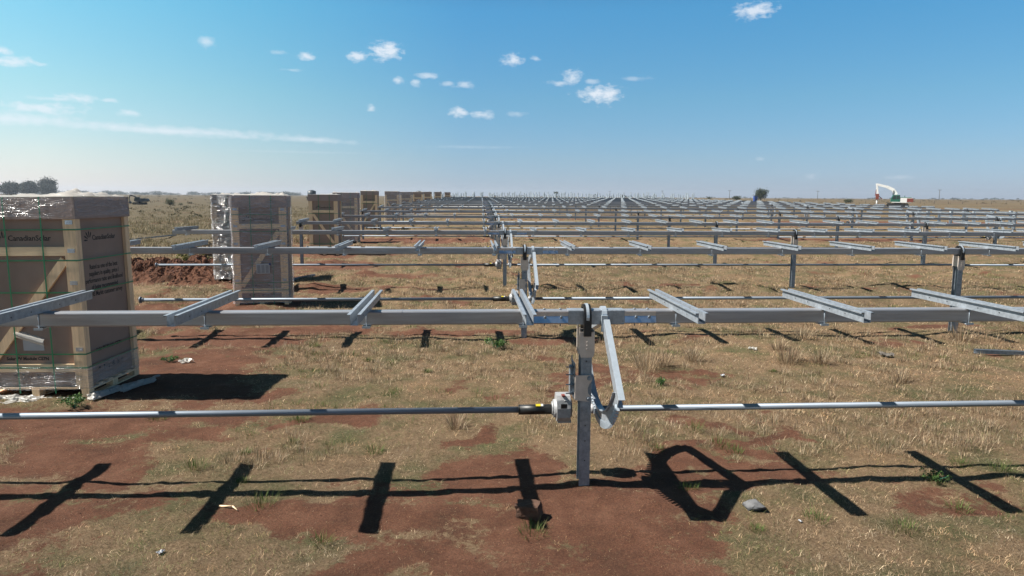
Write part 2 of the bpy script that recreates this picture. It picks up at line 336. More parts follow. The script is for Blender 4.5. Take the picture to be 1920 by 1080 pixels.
def ground_mat():
    mt, t, b = new_mat('soil_and_dry_grass')
    co = N(t, 'ShaderNodeTexCoord').outputs['Object']
    at = N(t, 'ShaderNodeAttribute'); at.attribute_name = 'soil'
    def noise(sc, det=5, rough=.6, st=(1,1,1), dist=0):
        mp = N(t, 'ShaderNodeMapping'); mp.inputs['Scale'].default_value = st; t.links.new(co, mp.inputs[0])
        n = N(t, 'ShaderNodeTexNoise'); n.inputs['Scale'].default_value = sc; n.inputs['Detail'].default_value = det; n.inputs['Roughness'].default_value = rough; n.inputs['Distortion'].default_value = dist
        t.links.new(mp.outputs[0], n.inputs[0]); return n.outputs[0]
    def ramp(v, stops, hdr=False):
        r = N(t, 'ShaderNodeValToRGB'); e = r.color_ramp.elements
        while len(e) < len(stops): e.new(.5)
        for i, (p, c) in enumerate(stops): e[i].position = p; e[i].color = c + (1,)
        t.links.new(v, r.inputs[0]); return r.outputs[0]
    def mx(f, a, c, mode='MIX'):
        n = N(t, 'ShaderNodeMix', data_type='RGBA', blend_type=mode)
        if isinstance(f, float): n.inputs[0].default_value = f
        else: t.links.new(f, n.inputs[0])
        for i, v in ((6, a), (7, c)):
            if isinstance(v, tuple): n.inputs[i].default_value = v + (1,)
            else: t.links.new(v, n.inputs[i])
        return n.outputs[2]
    soil = ramp(noise(1.6, 9, .75), [(.3, (.062, .034, .023)), (.5, (.104, .0510, .0335)), (.72, (.158, .0870, .0590))])
    soil = mx(1.0, soil, ramp(noise(55, 6, .85), [(.32, (.62, .60, .58)), (.5, (1.12, 1.02, .94)), (.68, (1.75, 1.6, 1.45))]), 'MULTIPLY')
    specks = ramp(noise(120, 3, .7), [(.62, (0,0,0)), (.72, (1,1,1))])
    soil = mx(specks, soil, (0.2520, 0.1680, 0.1140))
    n1 = noise(38, 9, .82, (1, 1, 1), 1.2)
    straw = ramp(n1, [(.30, (.042, .027, .017)), (.44, (.150, .100, .061)), (.56, (.245, .174, .110)), (.72, (.40, .31, .205))])
    green = ramp(n1, [(.3, (0.0300, 0.0312, 0.0150)), (.5, (0.1020, 0.0960, 0.0480)), (.7, (0.2160, 0.1920, 0.1080))])
    gm = ramp(noise(1.1, 6, .65), [(.46, (0,0,0)), (.64, (1,1,1))])
    grass = mx(gm, straw, green)
    big = ramp(noise(.09, 6, .6), [(.35, (.80, .80, .78)), (.65, (1.12, 1.08, 1.0))])
    grass = mx(1.0, grass, big, 'MULTIPLY')
    va = N(t, 'ShaderNodeAttribute'); va.attribute_name = 'veld'
    olive = ramp(n1, [(.3, (.034, .027, .014)), (.5, (.088, .070, .042)), (.72, (.18, .142, .09))])
    grass = mx(va.outputs['Fac'], grass, olive)
    sepn = N(t, 'ShaderNodeMath', operation='MULTIPLY_ADD'); t.links.new(noise(14, 6, .8), sepn.inputs[0]); sepn.inputs[1].default_value = 2.6; sepn.inputs[2].default_value = -1.36
    ad = N(t, 'ShaderNodeMath', operation='ADD'); t.links.new(at.outputs['Fac'], ad.inputs[0]); t.links.new(sepn.outputs[0], ad.inputs[1])
    f = N(t, 'ShaderNodeMapRange'); t.links.new(ad.outputs[0], f.inputs[0]); f.inputs[1].default_value = .30; f.inputs[2].default_value = .62
    col = mx(f.outputs[0], grass, soil)
    t.links.new(col, b.inputs['Base Color']); b.inputs['Roughness'].default_value = .95; b.inputs['Specular IOR Level'].default_value = .15
    bp = N(t, 'ShaderNodeBump'); bp.inputs['Strength'].default_value = .9; bp.inputs['Distance'].default_value = .03
    hsum = N(t, 'ShaderNodeMath', operation='ADD'); t.links.new(n1, hsum.inputs[0])
    h2 = N(t, 'ShaderNodeMath', operation='MULTIPLY'); t.links.new(noise(90, 5, .8), h2.inputs[0]); h2.inputs[1].default_value = .55; t.links.new(h2.outputs[0], hsum.inputs[1])
    t.links.new(hsum.outputs[0], bp.inputs['Height']); t.links.new(bp.outputs[0], b.inputs['Normal'])
    return mt
M['ground'] = ground_mat(); me.materials.append(M['ground'])
g = put('ground', me); tag(g, kind='structure')

hx, hy = np.meshgrid(np.arange(-14.5, -5.8, .045), np.arange(19.0, 27.0, .05)); hz = ground_z(hx, hy) + heap_z(hx, hy)
hb = MB(); nn_ = hx.shape[1]; hb.v = list(zip(hx.ravel().tolist(), hy.ravel().tolist(), hz.ravel().tolist()))
hf = (np.arange(hx.shape[0]-1)[:, None]*nn_ + np.arange(nn_-1)[None, :]).ravel()
me2 = bpy.data.meshes.new('soil_heap'); me2.from_pydata(hb.v, [], np.stack([hf, hf+1, hf+nn_+1, hf+nn_], 1).tolist()); me2.materials.append(M['ground'])
a2 = me2.attributes.new('soil', 'FLOAT', 'POINT'); a2.data.foreach_set('value', np.full(len(hb.v), 1.3, np.float32))
tag(put('soil_heap', me2), kind='structure')
def gz(x, y): return float(ground_z(np.array([x]), np.array([y]))[0])
def sz(x, y): return float(smooth_z(np.array([x]), np.array([y]))[0])

# ------------------------------------------------------------------ grass as ground cover
def blades(name, px, py, length, width, lean, cols, label, cat, az0=None):
    """each blade is a bent strip of two quads-worth of triangles"""
    n = len(px); a = rng.uniform(0, 2*pi, n) if az0 is None else az0
    z = ground_z(px, py) - .004
    L = length; dx = np.cos(a); dy = np.sin(a)
    wx = -dy * width / 2; wy = dx * width / 2
    l1 = L * .5; t1 = lean * .6; t2 = lean
    mx_ = px + dx*np.sin(t1)*l1; my = py + dy*np.sin(t1)*l1; mz = z + np.cos(t1)*l1
    ex = mx_ + dx*np.sin(t2)*l1; ey = my + dy*np.sin(t2)*l1; ez = mz + np.cos(t2)*l1
    V = np.empty((n, 5, 3))
    V[:,0] = np.stack([px-wx, py-wy, z], 1); V[:,1] = np.stack([px+wx, py+wy, z], 1)
    V[:,2] = np.stack([mx_+wx*.8, my+wy*.8, mz], 1); V[:,3] = np.stack([mx_-wx*.8, my-wy*.8, mz], 1); V[:,4] = np.stack([ex, ey, ez], 1)
    me = bpy.data.meshes.new(name); me.vertices.add(n*5); me.vertices.foreach_set('co', V.ravel())
    b = np.arange(n) * 5
    idx = np.stack([b, b+1, b+2, b+3, b+3, b+2, b+4], 1).astype(np.int32)
    me.loops.add(n*7); me.loops.foreach_set('vertex_index', idx.ravel())
    ls = np.stack([np.arange(n)*7, np.arange(n)*7+4], 1).astype(np.int32).ravel(); lt = np.tile(np.array([4, 3], np.int32), n)
    me.polygons.add(2*n); me.polygons.foreach_set('loop_start', ls); me.polygons.foreach_set('loop_total', lt)
    me.update(); me.validate()
    ca = me.color_attributes.new('tint', 'FLOAT_COLOR', 'POINT')
    C = np.ones((n, 5, 4), np.float32); C[:, :, :3] = cols[:, None, :]; ca.data.foreach_set('color', C.ravel())
    me.materials.append(M['leaf']); o = put(name, me); tag(o, label, cat, kind='stuff'); return o
def wedge(n, y0, y1, p=1.0):
    """random points over the part of the field the picture can see, thinning with distance"""
    y = y0 * (y1 / y0) ** (rng.random(n) ** p); half = y * .80 + .6
    x = rng.uniform(-1, 1, n) * half + y * .06
    return x, y
def straw_cols(n, gfrac):
    base = np.array([[.50,.36,.22],[.40,.28,.17],[.66,.52,.35],[.20,.12,.08],[.34,.27,.19]])[rng.integers(0, 5, n)]
    gr = np.array([[.14,.17,.06],[.20,.21,.09],[.10,.12,.045]])[rng.integers(0, 3, n)]
    m_ = (rng.random(n) < gfrac)[:, None]
    return np.where(m_, gr, base) * rng.uniform(.45, 1.5, (n, 1)) * .83 * (.72 + .6 * rng.random((n, 1)) ** 4)
def patchy(x, y): return fbm(x + 3, y + 40, .8, 4)
# short flattened straw
x, y = wedge(780000, 3.6, 36, .95); s = soil_f(x, y)
gap = sstep(.36, .56, vnoise(x*13, y*13) * .5 + vnoise(x*31+5, y*31) * .5)
keep = rng.random(len(x)) > np.clip(s * 1.02 - .02, 0, .80) 
keep &= rng.random(len(x)) < .25 + .75 * gap
bare = s[keep] > .55; x, y = x[keep], y[keep]
n = len(x); sc = np.clip(y / 8, .75, 2.8); gp = sstep(.48, .66, patchy(x, y))
blades('dry_grass', x, y, rng.uniform(.012, .055, n) * rng.choice([1, 1, 1, 1, 1.8], n) * np.sqrt(sc) * np.where(bare, .55, 1), rng.uniform(.0017, .0036, n) * sc, np.where(bare, rng.uniform(1.45, 1.6, n), rng.uniform(1.15, 1.62, n)), np.where(bare, .75, 1)[:, None] * straw_cols(n, .07 + .46 * gp) * (.62 + .95 * sstep(.3, .75, vnoise(x*9+3, y*9) * .5 + vnoise(x*24, y*24+7) * .5))[:, None] * (np.array([1.08, 1., .93]) ** (1.6 * (fbm(x, y, 1.7, 3) - .35) * 3)[:, None]),
       'short matted straw-coloured grass covering the field', 'grass')
# clumps
def clumps(name, nc, y0, y1, hmin, hmax, per, cols_fn, label, spread, thr, width=.004, centers=None, key=0):
    if centers is None:
        cx, cy = wedge(nc, y0, y1, 1.0); s = soil_f(cx, cy); kp = (s < .45) & (fbm(cx + key, cy, .45, 4) > thr); cx, cy = cx[kp], cy[kp]
    else: cx, cy = np.array([c[0] for c in centers], float), np.array([c[1] for c in centers], float)
    if name != 'green_grass': 
        kp = ~((cx > -6.3) & (cx < -2.9) & (cy > 8) & (cy < 10.5)); cx, cy = cx[kp], cy[kp]
    sz_ = rng.uniform(.6, 1.3, len(cx))
    x = np.repeat(cx, per); y = np.repeat(cy, per); k = np.repeat(sz_, per); n = len(x)
    rr = spread * k * np.sqrt(rng.random(n)) * np.clip(y/14, .8, 2.5); aa = rng.uniform(0, 2*pi, n)
    x = x + rr*np.cos(aa); y = y + rr*np.sin(aa)
    blades(name, x, y, rng.uniform(hmin, hmax, n)*k, width * np.clip(y/9, .8, 4) * rng.uniform(.7, 1.3, n), np.clip(rr / (spread*k*np.clip(y/14,.8,2.5)) * 1.15 + rng.normal(0, .3, n), .05, 1.5), cols_fn(n), label, 'grass', az0=aa + rng.normal(0, .5, n))
clumps('dry_grass_tufts', 9000, 6.5, 80, .03, .13, 34, lambda n: straw_cols(n, .06), 'low pale straw tufts scattered between the tracker rows', .13, .46)
clumps('tall_dry_grass', 0, 0, 0, .18, .42, 150, lambda n: straw_cols(n, .03), 'tall wispy straw tussocks beside the second tracker row', .16, 0,
       centers=[(2.97,10.4),(5.2,10.65),(-.14,7.65),(3.57,10.7),(6.07,12.2),(5.28,11.4),(5.0,10.5),(9.0,12.1),(6.1,9.3),(2.7,10.2),(5.5,10.4)])
def veld_cols(n): return np.array([[.26,.20,.12],[.17,.14,.075],[.34,.27,.17],[.11,.09,.045],[.14,.13,.06]])[rng.integers(0, 5, n)] * rng.uniform(.6, 1.3, (n, 1))
vx = rng.uniform(0, 1, 5200); vy = 27 * (150/27) ** rng.random(5200); vx = -8.5 - vx * (vy * .62 - 6); kp = (fbm(vx, vy, .12, 4) + rng.normal(0, .06, 5200)) > .44
clumps('veld_grass', 0, 0, 0, .12, .38, 16, veld_cols, 'dull tufted grass of the open veld left of the tracker rows', .16, 0, width=.006, centers=list(zip(vx[kp], vy[kp])))
def green_cols(n): return np.array([[.09,.15,.03],[.13,.18,.05],[.06,.10,.02],[.22,.20,.08]])[rng.integers(0, 4, n)] * rng.uniform(.8, 1.2, (n, 1)) * .8
GC = [(-1.85,7.3),(-2.26,7.0),(4.1,5.35),(4.27,5.9),(-3.6,8.1),(-1.74,5.74),(-1.1,5.07),(-.96,6.95),(1.96,5.89),(1.92,6.8),(.5,5.16),(2.25,5.07),(5.08,6.1),(-.6,10.2),(-4.4,11),(4.56,10),(-2.6,6.6),(-2.05,6.26),(2.49,7.35),(-2.6,11.9),(-1.57,10.9),(-1.96,8.0),(2.8,5.2),(3.4,5.0),(4.8,6.3),(2.6,6.9),(2.7,6.7)]
clumps('green_grass', 0, 0, 0, .04, .12, 110, green_cols, 'fresh green grass tufts among the straw', .12, 0, centers=GC)
clumps('green_grass_patches', 1500, 4, 40, .03, .10, 40, green_cols, 'low green grass growing in patches over the field', .14, .56, centers=None, key=77)

# ------------------------------------------------------------------ plants
def foliage(name, parent, blobs, n, leaf, cols, seed=0, up=.3):
    """blobs: (cx,cy,cz,rx,ry,rz); many small leaf quads through the crown's volume"""
    r = np.random.default_rng(seed); B = np.array(blobs); vol = B[:,3]*B[:,4]*B[:,5]; pick = r.choice(len(B), n, p=vol/vol.sum())
    d = r.normal(size=(n, 3)); d /= np.linalg.norm(d, axis=1)[:, None]; rad = r.random(n)[:, None] ** .45
    P = B[pick, :3] + d * rad * B[pick, 3:6] * (1 + .18 * r.normal(size=(n, 1)))
    a = r.normal(size=(n, 3)); a /= np.linalg.norm(a, axis=1)[:, None]; bb = np.cross(a, r.normal(size=(n, 3))); bb /= np.linalg.norm(bb, axis=1)[:, None]
    s = leaf * r.uniform(.6, 1.3, (n, 1))
    V = np.stack([P - a*s, P - bb*s*.5, P + a*s, P + bb*s*.5], 1)
    me = bpy.data.meshes.new(name); me.vertices.add(4*n); me.vertices.foreach_set('co', V.ravel())
    me.loops.add(4*n); me.loops.foreach_set('vertex_index', np.arange(4*n, dtype=np.int32))
    me.polygons.add(n); me.polygons.foreach_set('loop_start', np.arange(0, 4*n, 4, dtype=np.int32)); me.polygons.foreach_set('loop_total', np.full(n, 4, np.int32)); me.update(); me.validate()
    cl = r.normal(size=len(B)) * .18
    C = np.array(cols)[r.integers(0, len(cols), n)] * .75 * (1 + cl[pick])[:, None] * r.uniform(.75, 1.25, (n, 1))
    ca = me.color_attributes.new('tint', 'FLOAT_COLOR', 'POINT'); D = np.ones((n, 4, 4), np.float32); D[:, :, :3] = np.clip(C, .005, 1)[:, None, :]; ca.data.foreach_set('color', D.ravel())
    me.materials.append(M['leaf']); return put(name, me, parent)
def tree(name, x, y, h, wd, label, group=None, seed=0, n=900, cols=None, trunk=.25, low=False, cat='tree'):
    r = random.Random(seed); cols = cols or [(.045,.07,.025),(.06,.09,.03),(.035,.055,.02)]
    t = empty(name, (x, y, sz(x, y) - .05)); tag(t, label, cat, group)
    mb = MB(); th_ = h * (.12 if low else .38)
    mb.cyl((0,0,0), (wd*.02,0,th_), h*.035+.03, h*.025+.02, 8)
    blobs = []
    for i in range(10):
        a = r.uniform(0, 2*pi); rr = wd * r.uniform(.1, .34); zc = h * (r.uniform(.25, .75) if low else r.uniform(.45, .85))
        p = (rr*cos(a), rr*sin(a)*.8, zc); mb.cyl((wd*.02,0,th_*.85), (p[0]*.8, p[1]*.8, p[2]), h*.018+.01, h*.006+.005, 6)
        blobs.append(p + (wd*r.uniform(.15,.24), wd*r.uniform(.15,.22), h*r.uniform(.10,.17)))
    blobs.append((0,0,h*(.55 if low else .7), wd*.26, wd*.25, h*.22)); 
    if low: blobs.append((0,0,h*.28, wd*.4, wd*.35, h*.24)); blobs.append((0,0,h*.48, wd*.40, wd*.36, h*.36)); blobs.append((wd*.05,0,h*.52, wd*.36, wd*.34, h*.38))
    mb.build('trunk', 'bark', t); foliage('crown', t, blobs, n, max(.06, wd*.035), cols, seed)
    return t
def weed(x, y, s, label, seed):
    """leafy rosette: stems with small blades"""
    r = random.Random(seed); t = empty('weed', (x, y, gz(x, y))); tag(t, label, 'weed', 'green weeds on the ground')
    mb = MB(); lb = []
    for i in range(16):
        a = r.uniform(0, 2*pi); rr = s * r.uniform(.2, 1); e = (rr*cos(a), rr*sin(a), s*r.uniform(.25, .9)); mb.cyl((0,0,0), e, .003, .002, 5)
        lb.append((e[0], e[1], e[2]*.85, s*.28, s*.28, s*.22))
    mb.build('stem', 'green_paint', t); foliage('leaves', t, lb, 420, s*.10, [(.09,.17,.045),(.13,.22,.06),(.06,.12,.03)], seed)
for i, (x, y, s, l) in enumerate([(-4.76,8.55,.17,'bushy green weed at the foot of the nearest crate'),(.48,11.8,.2,'leafy green weed just behind the nearest torque tube, right of centre'),
    (4.28,5.92,.11,'small round green weed lying in the rail shadow at far right'),(2.67,9.32,.11,'small green weed in the straw right of the gear arc'),(-4.62,10.95,.12,'small weed in the red soil right behind the nearest crate')]):
    weed(x, y, s, l, 50 + i)
tree('shrub', -9.9, 25.6, 1.0, 1.5, 'yellow-green wispy shrub on the dug soil heap', seed=5, n=500, cols=[(.2,.2,.05),(.13,.15,.04),(.3,.26,.1)], low=True, cat='shrub')

# ------------------------------------------------------------------ stones, clods and litter
def rock(name, x, y, sx, sy, sz_, matn, label, cat, seed, sink=.25, group=None):
    r = random.Random(seed); bm = bmesh.new(); bmesh.ops.create_icosphere(bm, subdivisions=3, radius=1)
    P = [Vector((r.uniform(-1,1), r.uniform(-1,1), r.uniform(-1,1))).normalized() for _ in range(13)]; K = [r.uniform(.42, .72) for _ in P]
    for v in bm.verts:
        for p, k in zip(P, K):
            d = v.co.dot(p)
            if d > k: v.co -= p * (d - k)
        v.co.x *= sx; v.co.y *= sy; v.co.z *= sz_; v.co += Vector((r.uniform(-1,1),)*3) * .012 * sx
    me = bpy.data.meshes.new(name); bm.to_mesh(me); bm.free(); me.materials.append(M[matn])
    o = put(name, me, None, (x, y, gz(x, y) + sz_*(1-sink)*.8), (0, 0, r.uniform(0, 3))); tag(o, label, cat, group); return o
rock('stone', 2.37, 5.42, .135, .10, .06, 'stone', 'grey angular stone on the grass below the gear arc shadow', 'stone', 3)
mb = MB(); mb.box(-.10, .10, -.06, .06, -.02, .10)
bk = mb.build('rock', 'brick', None, (.50, 5.46, gz(.5, 5.46) + .02), (R(6), R(-5), R(-22))); tag(bk, 'brown square-edged rock left of the nearest post', 'rock')
bm = bmesh.new(); bm.from_mesh(bk.data); bmesh.ops.subdivide_edges(bm, edges=bm.edges, cuts=3, use_grid_fill=True)
for v in bm.verts: v.co = v.co * (.9 + .16*random.random()) - Vector((0, 0, 0))
bmesh.ops.smooth_vert(bm, verts=bm.verts, factor=.35); bm.to_mesh(bk.data); bm.free()
r_ = random.Random(2); mb = MB()                    # uncountable crumbs of soil
for i in range(2600):
    onheap = r_.random() < .45
    if onheap: x, y, s = r_.gauss(-9.6, 1.5), r_.gauss(23, 1.1), .02 + .1 * r_.random()**3
    else:
        x, y = r_.uniform(-5, 4.5), 4 + 8 * r_.random() ** 1.5; s = r_.uniform(.004, .016)
        if soil_f(np.array([x]), np.array([y]))[0] < .5: continue
    z = gz(x, y) + (max(0, float(heap_z(np.array([x]), np.array([y]))[0])) if onheap else 0); rz = Matrix.Rotation(r_.uniform(0, 3), 3, 'Z') @ Matrix.Rotation(r_.uniform(0, 3), 3, 'X')
    P = [Vector((x, y, z + s*.2)) + rz @ Vector(p) * s * r_.uniform(.35, .6) for p in ((1,0,0),(-1,0,0),(0,1,0),(0,-1,0),(0,0,1),(0,0,-1))]
    mb.add(P, [(0,2,4),(2,1,4),(1,3,4),(3,0,4),(2,0,5),(1,2,5),(3,1,5),(0,3,5)])
tag(mb.build('soil_clods', 'clod'), 'loose red soil crumbs and clods', 'soil', kind='stuff')
def scrap(name, x, y, s, matn, label, cat, seed):
    r = random.Random(seed); mb = MB(); n = 7; V = []
    for j in range(n):
        for i in range(n):
            V.append(((i/(n-1)-.5)*s*1.5 + r.uniform(-.1,.1)*s, (j/(n-1)-.5)*s*1.1 + r.uniform(-.1,.1)*s, r.uniform(0,.5)*s + .01))
    mb.add(V, [(j*n+i, j*n+i+1, j*n+n+i+1, j*n+n+i) for j in range(n-1) for i in range(n-1)])
    tag(mb.build(name, matn, None, (x, y, gz(x, y)), (0, 0, r.uniform(0, 3))), label, cat)
scrap('plastic_scrap', -4.35, 10.9, .13, 'sheet', 'crumpled white plastic scrap on the soil behind the nearest crate', 'litter', 1)
scrap('paper_scrap', -2.22, 4.93, .035, 'paper', 'small pale scrap on the soil at the bottom left', 'litter', 2)
scrap('paper_scrap', 3.7, 9.77, .045, 'paper', 'pale crumpled scrap in the straw right of the gear arc', 'litter', 3)
scrap('plastic_scrap', 4.86, 11.5, .09, 'sheet', 'whitish plastic scrap in the grass under the nearest torque tube', 'litter', 4)
scrap('bark_piece', 6.89, 10.96, .14, 'pole', 'pale flake of wood in the straw near the loose channel', 'litter', 5)
scrap('paper_scrap', 2.65, 5.18, .02, 'paper', 'tiny white scrap in the grass right of the grey stone', 'litter', 6)
mb = MB(); mb.cyl((-.09,0,.012),(.03,.01,.02),.009,.007,6); mb.cyl((.03,.01,.02),(.10,-.03,.012),.007,.003,6)
tag(mb.build('twig', 'wood_y', None, (-1.99, 5.7, gz(-1.99,5.7)), (0,0,-.3)), 'pale curved twig lying on the ground at lower left', 'twig')
# loose channels
def channel(x0, y0, x1, y1, label, z=0.0):
    a = Vector((x0, y0, 0)); b = Vector((x1, y1, 0)); L = (b-a).length; mb = MB()
    mb.box(0, L, -.03, .03, .0, .004); mb.box(0, L, -.03, -.026, .004, .07); mb.box(0, L, .026, .03, .004, .07); mb.box(0, L, -.045, -.03, .066, .07)
    o = mb.build('steel_channel', 'galv', None, (x0, y0, max(gz(x0,y0), gz(x1,y1)) + .012 + z), (0, 0, math.atan2(y1-y0, x1-x0))); tag(o, label, 'channel', 'loose steel channels on the ground')
channel(8.45, 11.0, 10.6, 10.45, 'loose galvanised channel lying in the straw at the right edge')
channel(-10.2, 21.8, -11.8, 27.0, 'loose galvanised channel in the grass left of the soil heap', .03) if False else channel(-17.6, 36.4, -16.9, 42.0, 'loose galvanised channel on the bare strip behind the nearest crate')
channel(-5.35, 21.3, -4.9, 22.7, 'loose galvanised channel on the soil right of the film-wrapped crate')

# ------------------------------------------------------------------ tracker rows
TZ = 1.585; TH = .059
def rsq(hs, r=.012):
    P = []
    for (cx, cy, a0) in ((1,1,0),(-1,1,90),(-1,-1,180),(1,-1,270)):
        for k in range(3):
            a = R(a0 + k*45); P.append((cx*(hs-r) + r*cos(a), cy*(hs-r) + r*sin(a)))
    return P
def me_rail(L=1.46):
    mb = MB(); h0, h1 = TH + .001, TH + .084
    mb.box(-.026, .026, -L/2, L/2, h0, h0+.003); mb.box(-.029, -.026, -L/2, L/2, h0, h1); mb.box(.026, .029, -L/2, L/2, h0, h1)
    mb.box(-.052, -.029, -L/2, L/2, h1-.003, h1); mb.box(.029, .052, -L/2, L/2, h1-.003, h1)
    mb.box(-.052, -.0495, -L/2, L/2, h1-.012, h1-.003); mb.box(.0495, .052, -L/2, L/2, h1-.012, h1-.003)
    for yy in (-.45, -.2, .2, .45):
        for s in (-1, 1): mb.cyl((s*.029, yy, h0+.03), (s*.0305, yy, h0+.03), .006, n=8, mi=1)
    return mb.mesh('rail', ['galv_pale', 'black'])
def me_clamp():
    mb = MB()
    for yy in (-TH-.006, TH+.006): mb.cyl((0,yy,-TH-.016),(0,yy,TH+.004),.0035,n=8)
    mb.box(-.035,.035,-TH-.02,TH+.02,-TH-.016,-TH-.010); mb.box(-.035,.035,-TH-.023,-TH-.020,-TH-.024,-TH-.004)
    for yy in (-TH-.006, TH+.006): mb.cyl((0,yy,-TH-.028),(0,yy,-TH-.0165),.008,n=6)
    return mb.mesh('clamp', 'galv_white')
def me_post(top=1.44, pale=False):
    mb = MB(); mb.box(-.0475,.0475,-.07,-.064,-.12,top); mb.box(-.0475,.0475,.064,.07,-.12,top); mb.box(-.003,.003,-.064,.064,-.12,top)
    for z in (1.33-.05, 1.25-.05, .62, .48, .30): mb.cyl((.0,-.0715,z),(.0,-.0702,z),.006,n=8,mi=1)
    return mb.mesh('post', ['galv_pale' if pale else 'galv','black'])
def hoop(mb, x0, x1, r0, r1, a0, a1, n=14, mi=0, cz=0, skirt=0):
    prev = None
    for i in range(n+1):
        a = R(a0 + (a1-a0)*i/n); c, s = cos(a), sin(a)
        ring = [(x0, c*r0, cz+s*r0), (x1, c*r0, cz+s*r0), (x1, c*r1, cz+s*r1), (x0, c*r1, cz+s*r1)]
        if prev: mb.add(prev+ring, [(0,1,5,4),(1,2,6,5),(2,3,7,6),(3,0,4,7)] + ([(0,3,2,1)] if i == 1 else []) + ([(4,5,6,7)] if i == n else []), mi)
        prev = ring
def me_bearing():
    mb = MB(); hoop(mb, -.032, .032, .082, .108, 0, 180, 14, 0); mb.box(-.032,.032,-.108,-.082,-.16,0); mb.box(-.032,.032,.082,.108,-.16,0); mb.box(-.032,.032,-.082,.082,-.10,-.062)
    hoop(mb, -.012, .012, .109, .114, -10, 190, 16, 1); 
    return mb.mesh('bearing', ['black','galv_white'])
def me_bracket():      # head of a post: two cheeks and a front plate with a rounded lower edge
    mb = MB(); P = [(-.066,1.46),(.066,1.46),(.066,1.27),(.052,1.235),(-.052,1.235),(-.066,1.27)]
    mb.prism(P, -.083, -.076, axis='y'); mb.prism(P, .076, .083, axis='y')
    mb.box(-.066,-.060,-.076,.076,1.30,1.50); mb.box(.060,.066,-.076,.076,1.30,1.47)
    for z in (1.37,1.34,1.31): mb.cyl((0,-.09,z),(0,-.083,z),.008,n=6)
    return mb.mesh('head_bracket', 'plate')
def me_arc():
    """toothed sector in the YZ plane, hub at the origin"""
    mb = MB(); R0, R1 = .82, .925; a0, a1 = -142, -17; n = 34
    hoop(mb, -.004, .004, R0, R1, a0, a1, n, 0); hoop(mb, -.028, .028, R0-.004, R0, a0, a1, n, 0)
    for i in range(44):
        a = R(a0 + 3 + (a1-a0-6)*i/43); c, s = cos(a), sin(a); mb.obox((0, c*.936, s*.936), .03, .020, .060, Matrix.Rotation(a - pi/2, 3, 'X'), 1)
    for a in (a0, a1):
        c, s = cos(R(a)), sin(R(a)); e = (0, c*.93, s*.93); st = (0, c*.06, s*.06)
        mb.beam(st, e, .006, .10, 0, upv=(0, -s, c)); mb.beam(st, e, .05, .006, 1, upv=(0, -s, c)) if False else None
        for q in (-1, 1):
            off = Vector((.024, -s*q*.05, c*q*.05)); mb.beam(Vector(st)+off, Vector(e)+off, .05, .005, 1, upv=(0, -s, c))
    hoop(mb, -.012, .03, .068, .09, -30, 210, 14, 1); mb.box(-.02,.035,-.1,-.07,-.12,.02,1)
    return mb.mesh('gear_arc', ['galv_pale','galv_white'])
def me_gearbox():
    mb = MB(); P = [(-.13,.03),(-.13,-.07),(-.09,-.12),(.09,-.12),(.13,-.07),(.13,.05),(.08,.16),(-.08,.16),(-.11,.12)]
    mb.prism(P, -.075, .055); mb.cyl((-.10,0,0),(.075,0,0),.10,n=18); mb.cyl((-.115,0,0),(-.10,0,0),.075,n=18)
    mb.box(-.04,.02,-.136,-.130,.035,.085,1); mb.cyl((.0,-.135,.12),(.0,-.15,.12),.012,n=8); mb.box(-.03,.0,-.12,-.06,.162,.178,2)
    mb.box(-.06,.07,-.06,.06,-.15,-.118)
    return mb.mesh('gearbox', ['cast','black','red_paint'])
def me_mount():
    mb = MB(); mb.box(-.008,.0,-.05,.13,.84,1.16); mb.box(-.035,-.008,.02,.10,.86,1.12)
    for z in (.88,.96,1.05,1.12): mb.cyl((-.075,.0,z),(.01,.0,z),.006,n=8); mb.cyl((-.028,.0,z),(-.014,.0,z),.014,n=6)
    mb.cyl((-.02,.03,1.12),(-.02,.03,1.22),.005,n=6)
    return mb.mesh('gearbox_mount', 'galv')
def me_cplate():
    P = [(-.075,1.08),(.055,1.08),(.075,1.06),(.072,1.03),(.048,1.0),(.036,.965),(.040,.92),(.062,.895),(.066,.865),(.045,.845),(-.075,.86)]
    mb = MB(); mb.prism(P, -.098, -.090, axis='y')
    mb.box(-.075,.03,-.090,-.0705,.87,1.06)
    for (x, z) in ((.048,1.055),(.045,.87)): mb.cyl((x,-.112,z),(x,-.098,z),.014,n=6,mi=1); mb.cyl((x,-.1,z),(x,-.0985,z),.021,n=14,mi=1)
    return mb.mesh('clamp_plate', ['plate','galv'])
def me_splice(w_):
    mb = MB(); mb.box(0,w_,-TH-.006,-TH-.001,.012,.05); s = TH
    mb.add([(0,-s-.004,.012),(w_,-s-.004,.012),(w_,-s-.022,-.044),(0,-s-.022,-.044),(0,-s-.001,.012),(w_,-s-.001,.012),(w_,-s-.001,-.050),(0,-s-.001,-.050)],
           [(0,1,2,3),(3,2,6,7),(0,3,7,4),(1,5,6,2)], 1)
    for x in (.1, w_-.06):
        mb.cyl((x,-s-.024,.004),(x,-s-.006,.004),.012,n=6,mi=2); mb.cyl((x,0,TH+.002),(x,0,TH+.012),.011,n=6,mi=2); mb.cyl((x,-.02,-TH-.022),(x,-.02,-TH-.002),.006,n=6,mi=2)
    return mb.mesh('splice_plate', ['plate','splice','galv'])
RAIL, CLAMP, POST, BEAR, BRK, ARC, GBX, MNT, CPL = me_rail(), me_clamp(), me_post(), me_bearing(), me_bracket(), me_arc(), me_gearbox(), me_mount(), me_cplate()
SP1, SP2 = me_splice(.30), me_splice(.275)
mb = MB(); mb.cyl((-.33,0,0),(0,0,0),.046,n=20); mb.cyl((-.33,0,0),(-.325,0,0),.049,n=20); SLV = mb.mesh('coupling_sleeve', 'black')
